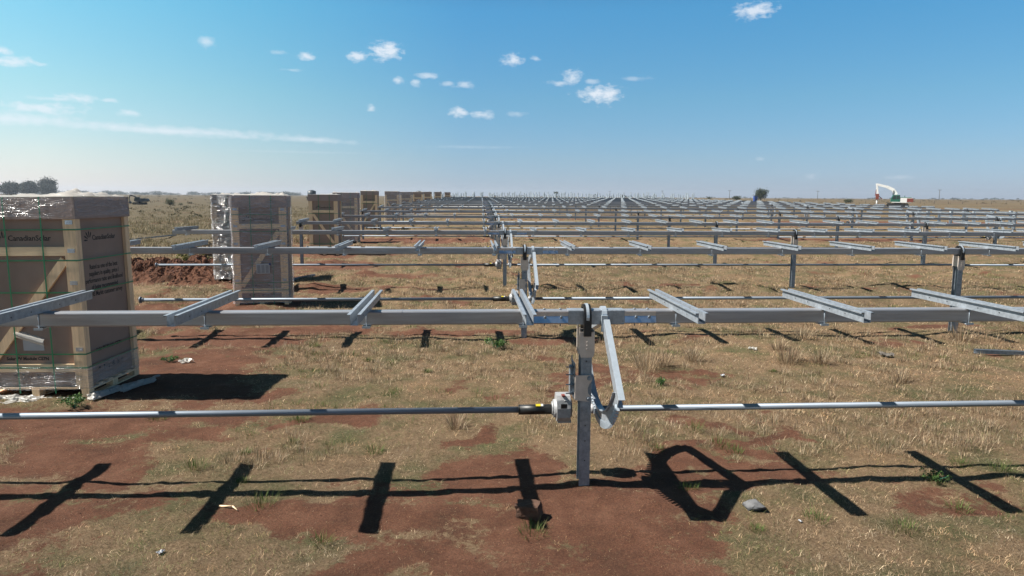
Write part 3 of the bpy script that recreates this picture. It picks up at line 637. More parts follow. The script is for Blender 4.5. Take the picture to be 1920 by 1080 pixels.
mb = MB(); mb.obox((-.15,-.02,.0465),.045,.03,.004,Matrix.Rotation(R(25),3,'X'),0); mb.obox((-.115,-.02,.0465),.022,.03,.004,Matrix.Rotation(R(25),3,'X'),1); STK = mb.mesh('warning_label', ['yellow','sticker'])
mb = MB(); mb.prism(rsq(.064,.008), -.245, .245); CSEC = mb.mesh('tube_coupling', 'galv_pale')
ORD = 'nearest second third fourth fifth sixth seventh eighth ninth tenth eleventh twelfth thirteenth fourteenth fifteenth sixteenth seventeenth eighteenth nineteenth twentieth farthest'.split()
EXTRA = {0:'with the large gear arc and gearbox in full view',1:'passing just behind the nearest crate',2:'its left end sticking out beside the film-wrapped crate',3:'its left end bearing against the third crate'}
NR = 20; ROWY = [6.0, 12.70, 19.45, 26.15] + [32.88 + 6.72*i for i in range(16)]
def row(k):
    y = ROWY[k]; skew = max(0, .02*(y-20)); dx = 1.03 + skew; z0 = sz(0, y) + (-.035 if k == 0 else .02 if k == 1 else 0)
    left = (-7.9 if k < 3 else -6.35) + skew; right = 36.4 + .04*max(0, y-55)
    r = random.Random(100+k); tilt = R(r.uniform(-1.2, 1.2)) if k else 0
    if k in (6, 9, 13): tilt = R(2.4)
    posts = [dx-7.23, dx, dx+8.25, dx+16.5, dx+24.5, dx+32.6]
    rails = [xx for xx in (dx - .555 + 1.335*i for i in range(-7, 30)) if left-.1 < xx < right]
    name = ORD[k] if k < NR-1 else 'farthest'
    lab = f'{name} galvanised tracker row from the camera' + (', ' + EXTRA[k] if k in EXTRA else ', running across the field') if k else 'nearest galvanised tracker row, ' + EXTRA[0]
    grp = 'solar tracker rows across the field'
    if k < 11:
        t = empty('tracker_row', (0, y, z0)); tag(t, lab, 'tracker row', grp)
        mb = MB(); 
        seg = [left, dx-.30-4.0, dx-.46+.0, dx+.6, dx+12.2, dx+20, right]
        mb.prism(rsq(TH), left, right)
        for zz in (-.022, .020): mb.box(left, right, -TH-.0014, -TH, zz-.0025, zz+.0025)
        for s_ in (dx-1.6, dx-6.1, dx+6.4, dx+12.2, dx+20.3, dx+28): mb.prism(rsq(TH+.0015), s_, s_+.012)
        mb.build('torque_tube', 'galv_tube', t, (0, 0, TZ))
        put('tube_coupling', CSEC, t, (dx+.08, 0, TZ)); put('splice_plate', SP1, t, (dx-.467, 0, TZ)); put('splice_plate', SP2, t, (dx+.327, 0, TZ))
        for xx in rails:
            if min(abs(xx - p) for p in posts) < .07: xx += .12
            o = put('rail', RAIL, t, (xx, 0, TZ), (tilt + R(r.uniform(-.25,.25)), 0, R(r.uniform(-.4,.4))))
            if k < 6: put('clamp', CLAMP, o, (0, 0, 0))
        for i, p in enumerate(posts):
            if p < left-.2: continue
            o = put('post', POST, t, (p, 0, 0)); 
            put('bearing', BEAR, o, (0, 0, TZ)); put('head_bracket', BRK, o, (0, 0, 0))
        arcs = (1,) if k < 3 else (1, 4)
        for i in arcs:
            p = posts[i]
            put('gear_arc', ARC, t, (p+.14, 0, TZ), (0 if i == 1 else R(25), 0, 0))
            gb_ = put('gearbox', GBX, t, (p-.15, .26, .68)); gb_.scale = (.95, .86, .84); sl = put('coupling_sleeve', SLV, t, (p-.235, .27, .667)); put('warning_label', STK, sl)
            put('gearbox_mount', MNT, t, (p-.085, .05, 0)); put('clamp_plate', CPL, t, (p-.025, 0, 0))
            mb = MB(); mb.cyl((-.07,0,0),(.06,0,0),.022,n=12); mb.cyl((.03,0,0),(.075,0,0),.045,n=14); mb.build('pinion_hub', 'cast', t, (p+.07, .27, .667))
        rl = -5.9 if k < 2 else left - (.6 if k == 2 else -.3)
        for (a, b, zz) in ((rl, dx-.56, 0), (dx+.15, dx+13.6, 0), (dx+13.6, right-1, -.012)):
            mb = MB(); mb.cyl((a, 0, 0), (b, 0, 0), .0285, n=16)
            mb.cyl((a, 0, 0), (a+.05, 0, 0), .036, n=16)
            if a == rl: mb.cyl((a-.02, 0, 0), (a, 0, 0), .06, n=16)
            mb.build('drive_rod', 'rod', t, (0, .27, .667+zz))
    else:
        mb = MB(); mb.box(left, right, -TH, TH, TZ-TH, TZ+TH, 0)
        for xx in rails:
            L = .73; c, s = cos(tilt), sin(tilt)
            mb.obox((xx, 0, TZ+TH+.037), .10, 1.46, .07, Matrix.Rotation(tilt, 3, 'X'), 1)
        for i, p in enumerate(posts):
            mb.box(p-.0475, p+.0475, -.07, .07, -.2, 1.46, 0); hoop(mb, p-.032, p+.032, .082, .108, 0, 180, 6, 2, TZ)
        for i in (1, 4):
            p = posts[i]; hoop(mb, p+.12, p+.16, .82, .925, -142, -17, 12, 1, TZ)
            for a in (-142, -17): mb.beam((p+.14, 0, TZ), (p+.14, .9*cos(R(a)), TZ+.9*sin(R(a))), .05, .09, 1)
            mb.cyl((p-.56,.27,.667),(p-.25,.27,.667),.046,n=8,mi=2); mb.cyl((p-.25,.27,.667),(p-.1,.27,.667),.1,n=8,mi=1)
        mb.cyl((left+.3,.27,.667),(right-1,.27,.667),.0285,n=8,mi=1)
        o = mb.build('tracker_row', ['galv','galv_pale','black'], None, (0, y, z0)); tag(o, lab, 'tracker row', grp)
for k in range(NR): row(k)

# bare support posts of rows not yet fitted with tubes
def me_bare(h):
    mb = MB(); mb.box(-.1,.1,-.07,-.062,-.3,h); mb.box(-.1,.1,.062,.07,-.3,h); mb.box(-.004,.004,-.062,.062,-.3,h); mb.box(-.11,.11,-.09,.09,h-.3,h+.02,1)
    return mb.mesh('support_post', ['galv_white','galv_white'])
BP = [me_bare(h) for h in (1.8, 2.15, 2.45)]
SB = me_bare(1.55)
r_ = random.Random(9)
for j in range(7):
    y = 141 + 8.2*j
    for i in range(42):
        x = -12.5 + .02*(y-20) + 2.15*i + r_.uniform(-.4, .4)
        if r_.random() < .05 or x > .325*y: continue
        tag(put('support_post', BP[r_.choice((0,1,1,2))], None, (x, y, sz(x, y)), (0, 0, R(-42) + r_.uniform(-.15, .15))), 'bare upright steel post in the far field beyond the last tracker row', 'post', 'bare posts at the far end of the field')
side = ['leftmost','second from the left','third from the left','fourth from the left','fifth from the left','sixth from the left','seventh from the left','eighth from the left','rightmost']
for i, (x, y) in enumerate([(36.5,55),(38.6,57),(39.6,57),(39.9,56),(42.7,58.3),(41.0,54.8),(42.6,54.9),(42.9,53.3),(41.3,50.9)]):
    tag(put('support_post', SB, None, (x, y, sz(x, y)-.2), (0,0,r_.uniform(-.2,.2))), f'short bare steel post, {side[i]} of nine right of the row ends', 'post', 'bare posts right of the row ends')

# ------------------------------------------------------------------ crates of panels
def text_mesh(body, size, bold=0.0, align='LEFT', sx=1.0):
    c = bpy.data.curves.new('lettering', 'FONT'); c.body = body; c.size = size; c.align_x = align; c.offset = bold; c.extrude = .0006; c.space_character = .98; c.resolution_u = 2
    o = bpy.data.objects.new('tmp', c); COL.objects.link(o); bpy.context.view_layer.update()
    me = bpy.data.meshes.new_from_object(o.evaluated_get(bpy.context.evaluated_depsgraph_get())); bpy.data.objects.remove(o); bpy.data.curves.remove(c)
    me.materials.clear(); me.materials.append(M['ink'])
    for v in me.vertices: v.co.x *= sx
    return me
def logo_mesh(s):
    """fan of short strokes rising from lower right, like a rising sun"""
    mb = MB()
    for i, a in enumerate((178, 150, 122, 94, 68)):
        c, q = cos(R(a)), sin(R(a)); r0, r1 = s*.30, s*(1.0 - .05*abs(i-2)); w0 = s*.03; w1 = s*.085
        p = [(c*r0 - q*w0, q*r0 + c*w0), (c*r0 + q*w0, q*r0 - c*w0), (c*r1*.8 + q*w1, q*r1*.8 - c*w1), (c*r1, q*r1), (c*r1*.8 - q*w1, q*r1*.8 + c*w1)]
        mb.prism(p, 0, .001, axis='z')
    return mb.mesh('logo', 'ink')
def icon_mesh(s):
    """handling marks: umbrella, glass, arrow, stack limit, recycling, arrows up"""
    mb = MB(); d = s*1.75; x = 0
    def poly(p): mb.prism([(x + a*s, b*s) for a, b in p], 0, .001, axis='z')
    def ring(r0, r1, n=16, k=None):
        for i in range(n):
            a, b = 2*pi*i/n, 2*pi*(i+1)/n; mb.prism([(x+r0*s*cos(a), (.5+r0*sin(a))*s),(x+r1*s*cos(a), (.5+r1*sin(a))*s),(x+r1*s*cos(b), (.5+r1*sin(b))*s),(x+r0*s*cos(b), (.5+r0*sin(b))*s)], 0, .001, axis='z')
    poly([(-.5,.5),(.5,.5),(.35,.8),(0,.95),(-.35,.8)]); poly([(-.04,0),(.04,0),(.04,.5),(-.04,.5)]); x += d
    poly([(-.3,1),(.3,1),(.12,.5),(-.12,.5)]); poly([(-.04,.1),(.04,.1),(.04,.5),(-.04,.5)]); poly([(-.2,0),(.2,0),(.2,.08),(-.2,.08)]); x += d
    poly([(-.06,0),(.06,0),(.06,.6),(-.06,.6)]); poly([(-.2,.0),(.2,.0),(0,-.25)]); x += d
    ring(.42,.52); poly([(-.2,.2),(-.1,.2),(-.1,.8),(-.2,.8)]); poly([(.1,.2),(.2,.2),(.2,.8),(.1,.8)]); poly([(-.1,.7),(-.02,.7),(.1,.3),(.02,.3)]); x += d
    for (a, b) in (((-.45,.05),(0,.95)),((0,.95),(.45,.05)),((.45,.05),(-.45,.05))):
        v = Vector((b[0]-a[0], b[1]-a[1])).normalized()*.0; nx_, ny_ = -(b[1]-a[1]), (b[0]-a[0]); l = math.hypot(nx_, ny_); nx_, ny_ = nx_/l*.05, ny_/l*.05
        poly([(a[0]-nx_,a[1]-ny_),(b[0]-nx_,b[1]-ny_),(b[0]+nx_,b[1]+ny_),(a[0]+nx_,a[1]+ny_)])
    x += d
    for o_ in (-.22, .22): poly([(o_-.05,.1),(o_+.05,.1),(o_+.05,.6),(o_-.05,.6)]); poly([(o_-.18,.6),(o_+.18,.6),(o_,.95)])
    poly([(-.45,0),(.45,0),(.45,.06),(-.45,.06)])
    return mb.mesh('handling_marks', 'ink')
TX = None
def sheet(name, parent, w_, d_, z, amp, seed, matn='sheet', pts=24, loc=(0,0,0)):
    r = np.random.default_rng(seed); ox = seed*13.7; xs_ = np.linspace(-w_/2, w_/2, pts); ys_ = np.linspace(-d_/2, d_/2, pts); XX, YY = np.meshgrid(xs_, ys_)
    nn = fbm(XX+ox, YY+ox, 2.4, 4); ZZ = z + amp * (np.clip((nn-.45)*2.2, 0, 1) ** 1.6 * (.3 + 1.2*np.abs(vnoise(XX*7+ox, YY*5)-.5)*2) + .22*vnoise(XX*9, YY*9+ox)*vnoise(XX*3+ox, YY*3)); edge = np.minimum(1, np.minimum(w_/2-abs(XX), d_/2-abs(YY))/.06 + .25); ZZ = z + (ZZ-z)*edge + .004
    XX = XX + (vnoise(XX*5+ox, YY*5)-.5)*.06; YY = YY + (vnoise(XX*5, YY*5+ox)-.5)*.06
    mb = MB(); mb.add(list(zip(XX.ravel(), YY.ravel(), ZZ.ravel())), [(j*pts+i, j*pts+i+1, (j+1)*pts+i+1, (j+1)*pts+i) for j in range(pts-1) for i in range(pts-1)], 0, True)
    return mb.build(name, matn, parent, loc)
def skirt(name, parent, W, D, z0, z1, off, seed, matn='film', bul=.02, n=26, rows=6):
    """film band wound round the crate"""
    P = []; per = 2*(W+D); mb = MB()
    for j in range(rows+1):
        z = z0 + (z1-z0)*j/rows
        for i in range(n*4):
            u = i/(n*4)*4; s = int(u); f = u - s
            c = [(-W/2,-D/2),(W/2,-D/2),(W/2,D/2),(-W/2,D/2)]; a = c[s]; b = c[(s+1)%4]; nrm = [(0,-1),(1,0),(0,1),(-1,0)][s]
            o_ = off + bul*float(vnoise(np.array(i*.35+seed*7), np.array(j*1.3+seed)))
            P.append((a[0]+(b[0]-a[0])*f + nrm[0]*o_, a[1]+(b[1]-a[1])*f + nrm[1]*o_, z + .015*float(vnoise(np.array(i*.2), np.array(seed+j*3.)))))
    K = n*4
    mb.add(P, [(j*K+i, j*K+(i+1)%K, (j+1)*K+(i+1)%K, (j+1)*K+i) for j in range(rows) for i in range(K)], 0, True)
    return mb.build(name, matn, parent)
def pallet_mb(W, D, h=.13):
    mb = MB(); nb = 6
    for i in range(nb):
        yy = -D/2 + .05 + (D-.1)*i/(nb-1); mb.box(-W/2, W/2, yy-.048, yy+.048, h-.022, h)
    for xx in (-W/2+.05, 0, W/2-.05):
        mb.box(xx-.048, xx+.048, -D/2, D/2, h-.044, h-.0225)
        for yy in (-D/2+.06, 0, D/2-.06): mb.box(xx-.045, xx+.045, yy-.06, yy+.06, .02, h-.0445)
        mb.box(xx-.048, xx+.048, -D/2, D/2, 0, .0195)
    return mb
def crate(x, y, rz, W, D, label, detail=2, brace=1, film='band', top=2.52, seed=1, upper=True, lean=0, cat='crate', pouch=0, names=True):
    t = empty('panel_crate', (x, y, sz(x, y)+.02), rz); t.rotation_euler[1] = lean; tag(t, label, cat, 'crates of solar panels standing along the row ends')
    hW, hD = W/2, D/2; zt = top - .27
    pallet_mb(W, D).build('pallet', 'wood', t)
    mb = MB(); mb.box(-hW+.045, hW-.045, -hD+.045, hD-.045, .132, zt+.2); mb.build('box', 'card', t)
    mb = MB(); mb.box(-hW-.015, hW+.015, -hD-.015, hD+.015, zt, top)
    ld = mb.build('lid', 'card_dark', t)
    for sx in (-1, 1):
        for sy in (-1, 1):
            mb = MB(); x0, x1 = sorted((sx*hW, sx*(hW-.155))); y0, y1 = sorted((sy*hD, sy*(hD-.042))); mb.box(x0, x1, y0, y1, .133, zt-.003)
            x0, x1 = sorted((sx*hW, sx*(hW-.042))); y0, y1 = sorted((sy*(hD-.0425), sy*(hD-.10))); mb.box(x0, x1, y0, y1, .133, zt-.003)
            p = mb.build('corner_post', 'wood', t)
            if detail > 1 and sy < 0:
                for z in (zt-.04, 1.86, 1.46, .62):
                    mb = MB(); xc = sx*(hW-.075); mb.box(xc-.045, xc+.045, -hD-.006, -hD-.001, z-.025, z+.025)
                    for dx_ in (-.03, -.01, .01, .03): mb.cyl((xc+dx_, -hD-.009, z), (xc+dx_, -hD-.006, z), .005, n=6)
                    mb.build('nail_plate', 'splice', p)
    ip = hW - .157
    for sy in (-1, 1):
        for (z0, z1) in (((1.80, 1.91),) if upper else ()) + ((.33, .43),):
            y0, y1 = sorted((sy*(hD-.002), sy*(hD-.040))); mb = MB(); mb.box(-ip, ip, y0, y1, z0, z1); mb.build('cross_board', 'wood_y', t)
        if brace:
            a = (ip*brace, sy*(hD-.021), 1.80 if upper else 1.9); b = (-ip*brace, sy*(hD-.021), .43); a = Vector(a); b = Vector(b); dz = (a-b).normalized()*.03
            mb = MB(); mb.beam(b+dz+Vector((0,0,.03)), a-dz-Vector((0,0,.03)), .034, .11, 0, upv=(0,0,1)); mb.build('brace', 'wood', t)
    if detail >= 1:
        for z in ((2.12, 1.74, 1.34, .56, .385) if detail > 1 else (1.76, .5)):
            mb = MB(); o_ = .004; e = hW+o_; f = hD+o_; dz = .008
            mb.box(-e, e, -f-.002, -f, z-dz, z+dz); mb.box(-e, e, f, f+.002, z-dz, z+dz); mb.box(e, e+.002, -f, f, z-dz, z+dz); mb.box(-e-.002, -e, -f, f, z-dz, z+dz)
            mb.build('strap', 'strap', t)
        for xx in (-.18, .27):
            mb = MB(); yf = hD+.019; mb.box(xx-.009, xx+.009, -yf-.002, -yf, .06, top+.002); mb.box(xx-.009, xx+.009, yf, yf+.002, .06, top+.002); mb.box(xx-.009, xx+.009, -yf-.002, yf+.002, top+.0025, top+.0045)
            mb.build('strap', 'strap', t)
    yb = -(hD-.045) - .0015; xb = (hW-.045) + .0015
    FR = (R(90), 0, 0); SR = (R(90), 0, R(90))
    if names:
        if detail > 1:
            put('lettering', TX['big'], t, (-.20, yb, 1.985), FR); put('logo', TX['logo'], t, (-.26, yb, 1.985), FR)
            put('lettering', TX['module'], t, (-.36, yb, .475), FR); put('handling_marks', TX['icons'], t, (-.26, yb, .24), FR)
            put('lettering', TX['side'], t, (xb, -.20, 1.97), SR); put('logo', TX['logo2'], t, (xb, -.26, 1.97), SR)
            put('lettering', TX['para'], t, (xb, .01, 1.60), SR); put('lettering', TX['module2'], t, (xb, -.30, .53), SR); put('handling_marks', TX['icons2'], t, (xb, -.26, .27), SR)
        else:
            put('lettering', TX['mid'], t, (-.16, yb, 1.99), FR); put('logo', TX['logo'], t, (-.2, yb, 1.99), FR)
    if pouch == 1:
        mb = MB(); mb.box(-.13, .13, yb-.004, yb, .60, .76); pc = mb.build('document_pouch', 'paper', t)
        V = []; 
        for j in range(6):
            for i in range(10): V.append((-.2+.36*i/9, yb-.012-.05*sin(pi*j/5)-.008*((i*7+j*3)%4)/3, .80 - .13*i/9*.9 + .10*j/5 - .03))
        mb = MB(); mb.add(V, [(j*10+i, j*10+i+1, (j+1)*10+i+1, (j+1)*10+i) for j in range(5) for i in range(9)], 0, True); mb.build('flap', 'sheet', pc)
    if pouch == 2:
        mb = MB(); LO = -.062
        mb.box(-.09, .20, -hD+LO, -hD+LO+.003, .78, 1.0, 0)
        for i in range(3):
            for j in range(9): mb.box(-.07+.09*i, -.0+.09*i, -hD+LO-.001, -hD+LO-.0002, .80+.02*j, .808+.02*j, 1)
        mb.box(.185,.23,-hD+LO-.003,-hD+LO-.0015,.975,1.015,2)
        mb.build('packing_label', ['paper','ink','inkblue'], t)
    if film == 'band':
        skirt('stretch_film', t, W, D, .10, .40, .022, seed, 'film'); skirt('stretch_film', t, W, D, zt+.02, top, .022, seed+3, 'film')
    elif film == 'full':
        skirt('stretch_film', t, W, D, .08, top-.01, .022, seed, 'film_soft', .03, rows=16)
    elif film == 'white':
        skirt('stretch_film', t, W, D, .08, top-.01, .022, seed, 'film_white', .05, rows=22)
    if detail >= 1:
        sheet('cover_sheet', t, W+.01, D+.01, top+.002, .11 if detail > 1 else .08, seed, pts=40)
    else:
        sheet('cover_sheet', t, W+.01, D+.01, top+.002, .07, seed, pts=10)
    return t
TX = {'big': text_mesh('CanadianSolar', .095, .001, sx=1.0), 'mid': text_mesh('CanadianSolar', .09, .001), 'module': text_mesh('Solar PV Module CS7N', .058, .0016), 'side': text_mesh('CanadianSolar', .092, .001),
      'para': text_mesh('Rated as one of the best\nsuppliers in quality, price /\nperformance ratio and likelihood\nof being recommended\nin IHS Markit customer survey', .078, .0008, 'CENTER'), 'module2': text_mesh('Solar PV Module CS7N', .062, .0016),
      'logo': logo_mesh(.125), 'logo2': logo_mesh(.13), 'icons': icon_mesh(.055), 'icons2': icon_mesh(.06)}
for v in TX['para'].vertices: v.co.y *= 1.12; v.co.x *= .83
c1 = crate(-5.42, 9.60, R(-4), 1.36, 1.19, 'nearest tall cardboard and timber panel crate, green-strapped, at the left edge', 2, 1, 'band', 2.52, 1, lean=R(-.6), pouch=1)
# plastic lying round the foot of the nearest crate
def foot_sheet(path, parent, seed):
    """crumpled plastic lying along a path on the ground"""
    mb = MB(); P = np.array(path, float); n = 60; k = 14; u = np.linspace(0, len(P)-1, n); px_ = np.interp(u, range(len(P)), P[:, 0]); py_ = np.interp(u, range(len(P)), P[:, 1]); wd = np.interp(u, range(len(P)), P[:, 2])
    V = []
    for i in range(n):
        for j in range(k):
            a = j/(k-1); nz_ = float(vnoise(np.array(i*.14+seed*5), np.array(j*.6+seed))); n2 = float(vnoise(np.array(i*.9+seed), np.array(j*.9)))
            V.append((px_[i] + wd[i]*a*.3 + .05*(n2-.5), py_[i] - wd[i]*a*(.7+.5*nz_), -.005 + .075*sin(pi*min(1, a*1.1))*nz_*min(1, wd[i]/.2) + .010*n2))
    mb.add(V, [(i*k+j, (i+1)*k+j, (i+1)*k+j+1, i*k+j+1) for i in range(n-1) for j in range(k-1)], 0, True)
    return mb.build('plastic_skirt', 'sheet', parent, (0,0,0))
foot_sheet([(-.75+.07*i, -.56, .20+.07*((i*5)%4)/3) for i in range(13)] , c1, 1)
foot_sheet([(.05+.06*i, -.59, .07) for i in range(10)], c1, 2)
foot_sheet([(.62+.05*i, -.45+.12*i, .28+.05*(i%3)) for i in range(9)], c1, 3)
foot_sheet([(.66+.045*i, -.52+.1*i, .16+.05*((i*3)%4)) for i in range(8)], c1, 4)
crate(-4.83, 16.95, R(9), 1.18, 1.2, 'second panel crate from the camera, film-wrapped with white packing label on its front', 2, 1, 'full', 2.55, 2, pouch=2)
crate(-6.82, 21.75, R(-3), 1.25, 1.2, 'whitish crate wrapped in thick shiny film, standing behind the second crate', 1, 1, 'white', 2.56, 3, names=False)
crate(-6.12, 30.9, R(2), 1.2, 1.2, 'brown slatted panel crate with pale cover sheet, third along the aisle', 1, -1, 'none', 2.56, 4)
crate(-6.35, 37.6, R(3), 1.25, 1.2, 'greyish film-wrapped crate directly behind the third aisle crate', 1, -1, 'full', 2.6, 5)
crate(-6.72, 49.3, R(2), 1.12, 1.2, 'brown crate with yellowish cross board, between the grey wrapped pair of crates', 1, 1, 'none', 2.6, 6)
crate(-6.05, 57.5, R(2), 1.1, 1.15, 'grey film-wrapped crate, left one of the middle pair far down the aisle', 0, -1, 'full', 2.55, 7, names=False)
crate(-5.65, 66, R(2), 1.1, 1.15, 'grey film-wrapped crate, right one of the middle pair far down the aisle', 0, 1, 'full', 2.5, 8, names=False)
crate(-5.35, 77, R(2), 1.05, 1.1, 'fourth-farthest small brown crate down the aisle, timber frame showing', 0, 1, 'none', 2.5, 9, names=False)
crate(-5.15, 92, R(2), 1.05, 1.1, 'third-farthest small brown crate down the aisle', 0, 0, 'none', 2.55, 10, names=False)
crate(-4.6, 111, R(2), 1.1, 1.1, 'second-farthest small brown crate down the aisle', 0, 0, 'none', 2.6, 11, names=False)
crate(-3.75, 133, R(2), 1.1, 1.1, 'farthest tiny brown crate, just left of the bright bare posts', 0, 0, 'none', 2.5, 12, names=False)

# stacked empty pallets
pz = sz(-10, 28.4)+.02; PL = pallet_mb(1.3, 1.15, .145).mesh('pallet', 'pole_wood')
for i, nm in enumerate(['lowest', 'second from the bottom', 'middle', 'second from the top', 'topmost']):
    o = put('wooden_pallet', PL, None, (-9.95 + (.05 if i % 2 else 0) + (.25 if i == 4 else 0), 28.8, pz + i*.148), (0, 0, R(2 + (i*37 % 5)))); tag(o, f'{nm} empty wooden pallet of the stack left of the film-wrapped crate', 'pallet', 'stacked empty wooden pallets')

# ------------------------------------------------------------------ machines
def excavator(x, y, rz, sc, cols, label, name, boompts, stickpts, hammer=True, cabglass='glass'):
    t = empty(name, (x, y, sz(x, y)), rz); tag(t, label, 'excavator'); t.scale = (sc,)*3
    main, second, third = cols
    for s in (-1, 1):
        P = [(-2.2,.45),(-1.9,.08),(1.9,.08),(2.2,.45),(1.9,.82),(-1.9,.82)]
        mb = MB(); mb.prism(P, s*1.35-.28, s*1.35+.28, axis='y')
        for i in range(22): mb.box(-1.95+i*.18, -1.85+i*.18, s*1.35-.31, s*1.35+.31, .82, .86); mb.box(-1.95+i*.18, -1.85+i*.18, s*1.35-.31, s*1.35+.31, .04, .08)
        tr = mb.build('track', 'track', t)
        mb = MB()
        for i in range(5): mb.cyl((-1.6+i*.8, s*1.35-.32, .38), (-1.6+i*.8, s*1.35+.32, .38), .2, n=10)
        mb.build('roller', 'dark_paint', tr)
    mb = MB(); mb.box(-1.2,1.2,-1.07,1.07,.3,.75); mb.cyl((0,0,.75),(0,0,1.02),.8,n=20); mb.build('undercarriage', 'track', t)
    mb = MB(); mb.box(-1.1,2.6,-1.3,1.3,1.02,1.18); mb.prism([(.4,1.18),(2.75,1.18),(2.85,1.5),(2.75,2.1),(.4,2.1)], -1.3, 1.3, axis='y'); bd = mb.build('body', main, t)
    mb = MB(); mb.prism([(1.7,1.15),(2.9,1.15),(3.0,1.5),(2.9,2.0),(1.7,2.0)], -1.34, 1.34, axis='y'); mb.build('counterweight', third, t)
    mb = MB(); mb.box(.5,2.6,-1.2,1.2,2.105,2.25); mb.cyl((1.4,.6,2.25),(1.4,.6,2.6),.07,n=8); mb.build('engine_cover', second, t)
    mb = MB(); mb.prism([(-1.55,1.19),(.3,1.19),(.3,2.75),(-1.1,2.75),(-1.5,2.0)], -1.28, -.35, axis='y'); cb = mb.build('cab', second, t)
    mb = MB(); mb.prism([(-1.25,1.75),(-.5,1.75),(-.5,2.6),(-1.0,2.6),(-1.3,2.0)], -1.295, -1.282, axis='y'); mb.box(-.4,.2,-1.295,-1.282,1.8,2.6); mb.add([(-1.52,-1.2,2.0),(-1.52,-.45,2.0),(-1.13,-.45,2.68),(-1.13,-1.2,2.68)],[(0,1,2,3)]); mb.build('window', cabglass, cb)
    def limb(nm, pts, wd, m0):
        mb = MB()
        for i in range(len(pts)-1):
            a, b = pts[i], pts[i+1]; mb.beam((a[0],.25,a[1]), (b[0],.25,b[1]), wd, (a[2]+b[2])/2, 0, upv=(0,0,1))
            mb.cyl((b[0],.25-wd/2-.02,b[1]),(b[0],.25+wd/2+.02,b[1]),b[2]*.5,n=12)
        return mb.build(nm, m0, t)
    bo = limb('boom', boompts, .5, main)
    mb = MB(); a, b = boompts[0], boompts[len(boompts)//2]
    for s in (-1, 1): mb.cyl((a[0]-.7,.25+s*.33,a[1]-.1),(b[0]+.1,.25+s*.33,b[1]-.2),.09,n=8)
    mb.build('cylinder', 'dark_paint', bo)
    st = limb('stick', stickpts, .35, main)
    e = stickpts[-1]
    if hammer:
        mb = MB(); mb.box(e[0]-.35,e[0]+.3,-.05,.55,e[1]-1.2,e[1]+.1,1); mb.cyl((e[0]-.05,.25,e[1]-2.6),(e[0]-.05,.25,e[1]-1.2),.16,n=10,mi=0); mb.beam((e[0]+.2,.25,e[1]-.3),(e[0]+1.0,.25,e[1]-1.1),.12,.16,1); mb.beam((e[0]-.3,.25,e[1]+1.2),(e[0]-.5,.25,e[1]-.4),.12,.12,1)
        mb.build('pile_driver', ['white_paint','red_paint'], t)
    else:
        mb = MB(); mb.prism([(e[0]-.3,e[1]),(e[0]+.4,e[1]-.1),(e[0]+.5,e[1]-.7),(e[0]-.1,e[1]-.95),(e[0]-.4,e[1]-.6)], -.1, .6, axis='y'); mb.build('bucket', 'dark_paint', t)
    return t
excavator(92.5, 147, R(-27), .94, ('white_paint','green_paint','red_paint'), 'white and green tracked excavator with raised boom and pile hammer', 'excavator',
          [(-.35,1.5,.6),(-.5,3.0,.75),(-1.1,3.95,.7),(-2.4,4.6,.6),(-4.3,5.1,.45)], [(-4.55,5.35,.4),(-4.35,4.2,.5),(-4.2,2.9,.35)])
t2 = excavator(-74, 165, R(8), .62, ('dark_paint','dark_paint','tank'), 'small dark excavator working in the veld far behind the nearest crate', 'mini_excavator',
          [(-.6,1.4,.4),(-1.5,2.9,.42),(-3.0,3.4,.35)], [(-3.1,3.6,.3),(-3.6,2.2,.25),(-3.3,1.2,.2)], hammer=False)
# portable toilet
t = empty('portable_toilet', (108, 260, sz(108, 260))); tag(t, 'blue portable toilet cabin standing in front of the round tree', 'toilet cabin')
mb = MB(); mb.box(-.6,.6,-.6,.6,.15,2.1); mb.box(-.65,.65,-.65,.65,0,.15); mb.build('cabin', 'blue_plastic', t)
mb = MB(); mb.prism([(-.65,2.1),(.65,2.1),(.45,2.35),(-.45,2.35)], -.65, .65, axis='y'); mb.build('roof', 'tank', t)
mb = MB(); mb.box(-.45,.45,-.63,-.602,.2,2.0); mb.build('door', 'blue_plastic', t)
# water tank on a stand
t = empty('water_tank', (-60.5, 280, sz(-60.5, 280))); tag(t, 'dark round water tank on a low stand, above the third crate', 'water tank')
mb = MB(); mb.cyl((0,0,1.4),(0,0,3.6),1.6,n=24); mb.cyl((0,0,3.6),(0,0,4.0),1.6,.5,n=24); mb.build('tank', 'tank', t)
mb = MB(); mb.box(-1.8,1.8,-1.8,1.8,1.1,1.4); [mb.box(a-.12,a+.12,b-.12,b+.12,-.3,1.1) for a in (-1.5,1.5) for b in (-1.5,1.5)]; mb.build('stand', 'dark_paint', t)

# ------------------------------------------------------------------ poles, fence, trees
def azx(px, y): return math.tan(math.atan((px - 960) / 1317) + ps) * y
def pole(px, y, h, label):
    x = azx(px, y); t = empty('utility_pole', (x, y, sz(x, y))); tag(t, label, 'utility pole', 'utility poles along the horizon')
    mb = MB(); mb.cyl((0,0,-.5),(0,0,h),.22,.16,8); mb.build('pole', 'pole', t); mb = MB(); mb.box(-1.3,1.3,-.1,.1,h-.5,h-.25)
    for a in (-1.1, 0, 1.1): mb.cyl((a,0,h-.25),(a,0,h+.05),.08,n=6)
    mb.build('crossarm', 'pole', t)
pole(1753, 520, 8.0, 'rightmost and tallest-looking pole, right of the excavator'); pole(1527, 620, 7.5, 'pole between the round tree and the excavator')
pole(1363, 600, 7.2, 'pole left of the low bush beside the blue cabin'); pole(1238, 700, 7.5, 'thin pole above the right end of the bare posts'); pole(1141, 800, 7.5, 'faint thin pole above the bare posts, leftmost on the horizon')
